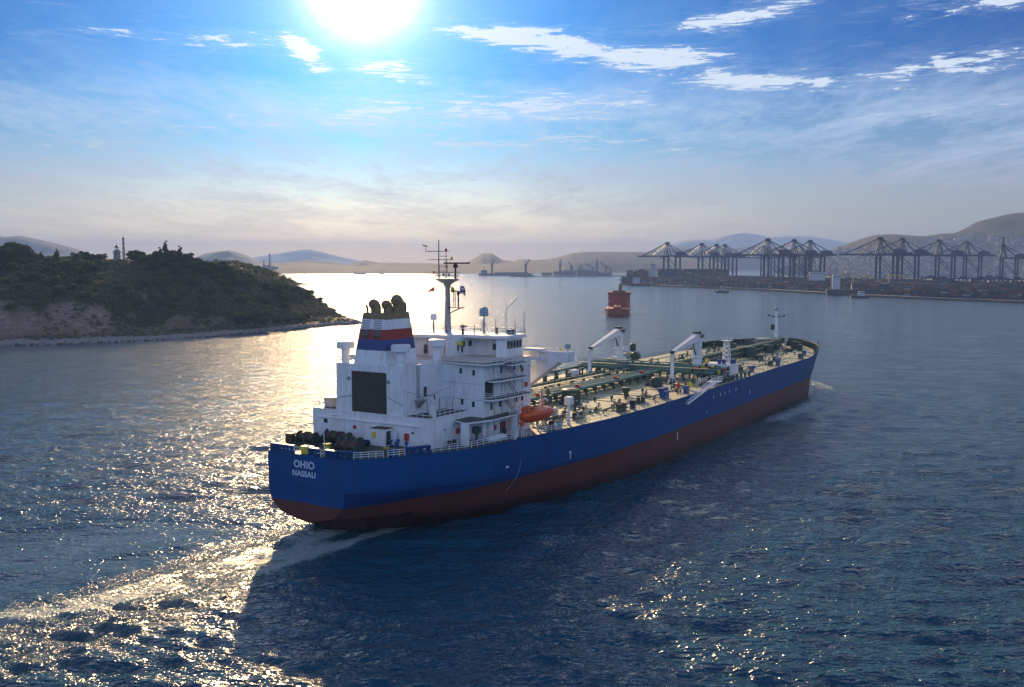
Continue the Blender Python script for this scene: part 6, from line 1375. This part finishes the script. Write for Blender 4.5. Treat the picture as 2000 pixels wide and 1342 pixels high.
g2 = coaster('grey_ship', 1570, 1760, R(-4), 70, 16, 9, M['grey'], 'pale grey ship lying bow-on left of the feeder ship', M['cswhite'], (8, 34, 32))
# distant shipping and shipyard
far = mat('far_ship_hull', (.10, .10, .11), .7); M['far'] = far
for nm, px, d, L_, hh_, lab in (('anchored_ship', 935, 3950, 210, 17, 'long dark moored ship lying under the cone shaped hill'), ('anchored_ship', 996, 3600, 88, 10, 'shorter dark ship lying right of the long moored one'), ('barge', 692, 4300, 52, 8, 'tiny barge silhouette in the sun glare on the far water'), ('small_vessel', 741, 4350, 24, 7, 'tiny vessel silhouette right of the barge in the glare')):
    s_ = empty(nm, (at_px(px, d), d, 0), 0, label=lab, cat='ship')
    b = MB(); ship_hull(b, L_, L_ * .14, hh_ * .5, .1); b.build('hull', far, s_)
    b = MB(); b.box(L_ * .05, L_ * .16, -L_ * .06, L_ * .06, hh_ * .5, hh_ * 1.3); b.box(L_ * .3, L_ * .93, -L_ * .05, L_ * .05, hh_ * .5, hh_ * .8); b.build('deckhouse', far, s_)
    b = MB(); b.tube((L_ * .1, 0, hh_), (L_ * .1, 0, hh_ * 2), L_ * .004); b.tube((L_ * .7, 0, hh_ * .7), (L_ * .7, 0, hh_ * 1.4), L_ * .004); b.build('mast', far, s_)
b = MB(); b.prism([(140, 3640), (440, 3740), (500, 3900), (120, 3850)], -3, 4); b.prism([(60, 3560), (145, 3580), (140, 3640), (60, 3600)], -3, 2.5); tag(b.build('shipyard_pier', M['concrete']), kind='structure')
def jib_crane(px, d, h, jib, lab):
    c = empty('jib_crane', (at_px(px, d), d, 3), 0, label=lab, cat='crane', group='shipyard cranes on the far shore')
    b = MB(); b.truss((0, 0, 0), (0, 0, h * .55), 7, 4, 5, .8); b.build('tower', far, c)
    b = MB(); b.box(-5, 4, -4, 4, h * .55, h * .72); b.build('machinery_house', far, c)
    b = MB(); b.truss((0, 0, h * .6), (jib, 0, h), 3, 1.2, 8, .6); b.tube((-4, 0, h * .85), (jib, 0, h), .4, n=4); b.tube((0, 0, h * .6), (-4, 0, h * .85), .8, n=4); b.build('jib', far, c)
for px, d, h, jb, lab in ((961, 3960, 62, 12, 'pale jib crane rising behind the long moored ship'), (1027, 3620, 60, 13, 'jib crane leaning right over the shorter dark ship'), (1094, 3750, 62, 5, 'slim upright crane at the left of the shipyard'), (1116, 3760, 52, -10, 'shipyard crane with its jib leaning left'), (1132, 3780, 42, 9, 'short shipyard crane right of the leaning one'), (1158, 3760, 44, -30, 'shipyard crane with a long jib lowered to the left'), (1165, 3770, 62, 3, 'tallest pole like crane at the centre right of the shipyard'), (1183, 3780, 50, -22, 'shipyard crane near the container ship, jib to the left'), (1192, 3790, 38, -28, 'rightmost low jib crane of the shipyard')): jib_crane(px, d, h, jb, lab)
rr = random.Random(9)
for i, (px, w, h, lab) in enumerate(((1068, 36, 12, 'low grey shed at the left end of the shipyard pier'), (1090, 30, 16, 'grey shed below the slim upright crane'), (1112, 44, 20, 'broad shed under the left leaning crane'), (1136, 34, 26, 'highest block of the shipyard pier'), (1158, 40, 22, 'grey block beneath the tallest pole crane'), (1180, 44, 14, 'low shed near the container ship bow'))):
    s_ = empty('shipyard_shed', (at_px(px, 3760), 3760, 3), .2, label=lab, cat='shed', group='sheds on the shipyard pier')
    b = MB(); b.box(-w / 2, w / 2, -12, 12, 0, h * .75); b.build('wall', far, s_); b = MB(); b.xprism([(-13, h * .75), (13, h * .75), (0, h)], -w / 2 - 1, w / 2 + 1); b.build('roof', M['roof'], s_)
# power station with its chimney on the far left shore
ps = empty('power_station', (at_px(523, 5000), 5000, 2), 0, label='grey power station blocks with a tall chimney on the far shore', cat='power station')
b = MB(); [b.box(x, x + w, -20, 20, 0, h) for x, w, h in ((-60, 18, 36), (-36, 14, 30), (-18, 24, 38), (12, 20, 34), (36, 16, 30))]; b.box(-90, 75, -25, 25, 0, 14); b.build('boiler_house', far, ps)
b = MB(); b.lathe((14, 0, 0), [(5.5, 0), (3.6, 88), (4.4, 90), (4.4, 94)], 12); b.build('chimney', M['stripe_red'] if False else far, ps)
b = MB(); b.truss((-16, 0, 30), (-16, 0, 62), 5, 3, 5, .6); b.build('lattice_tower', far, ps)

# ------------------------------------------------------------------ haze
b = MB(); b.box(-15500, 15500, -300, 15500, -14, 700); hz = b.build('haze', []) if False else None
b = MB(); b.box(-20500, 20500, -300, 20500, -14, 452)
m = bpy.data.materials.new('haze_air'); m.use_nodes = True; t = m.node_tree; t.nodes.clear()
pv = N(t, 'ShaderNodeVolumePrincipled'); pv.inputs['Color'].default_value = (.28, .45, .88, 1); pv.inputs['Density'].default_value = HAZE = 1.05e-4; pv.inputs['Anisotropy'].default_value = .2
out = N(t, 'ShaderNodeOutputMaterial'); L(t, pv.outputs[0], out.inputs['Volume'])
o = b.build('haze', m); tag(o, kind='stuff')
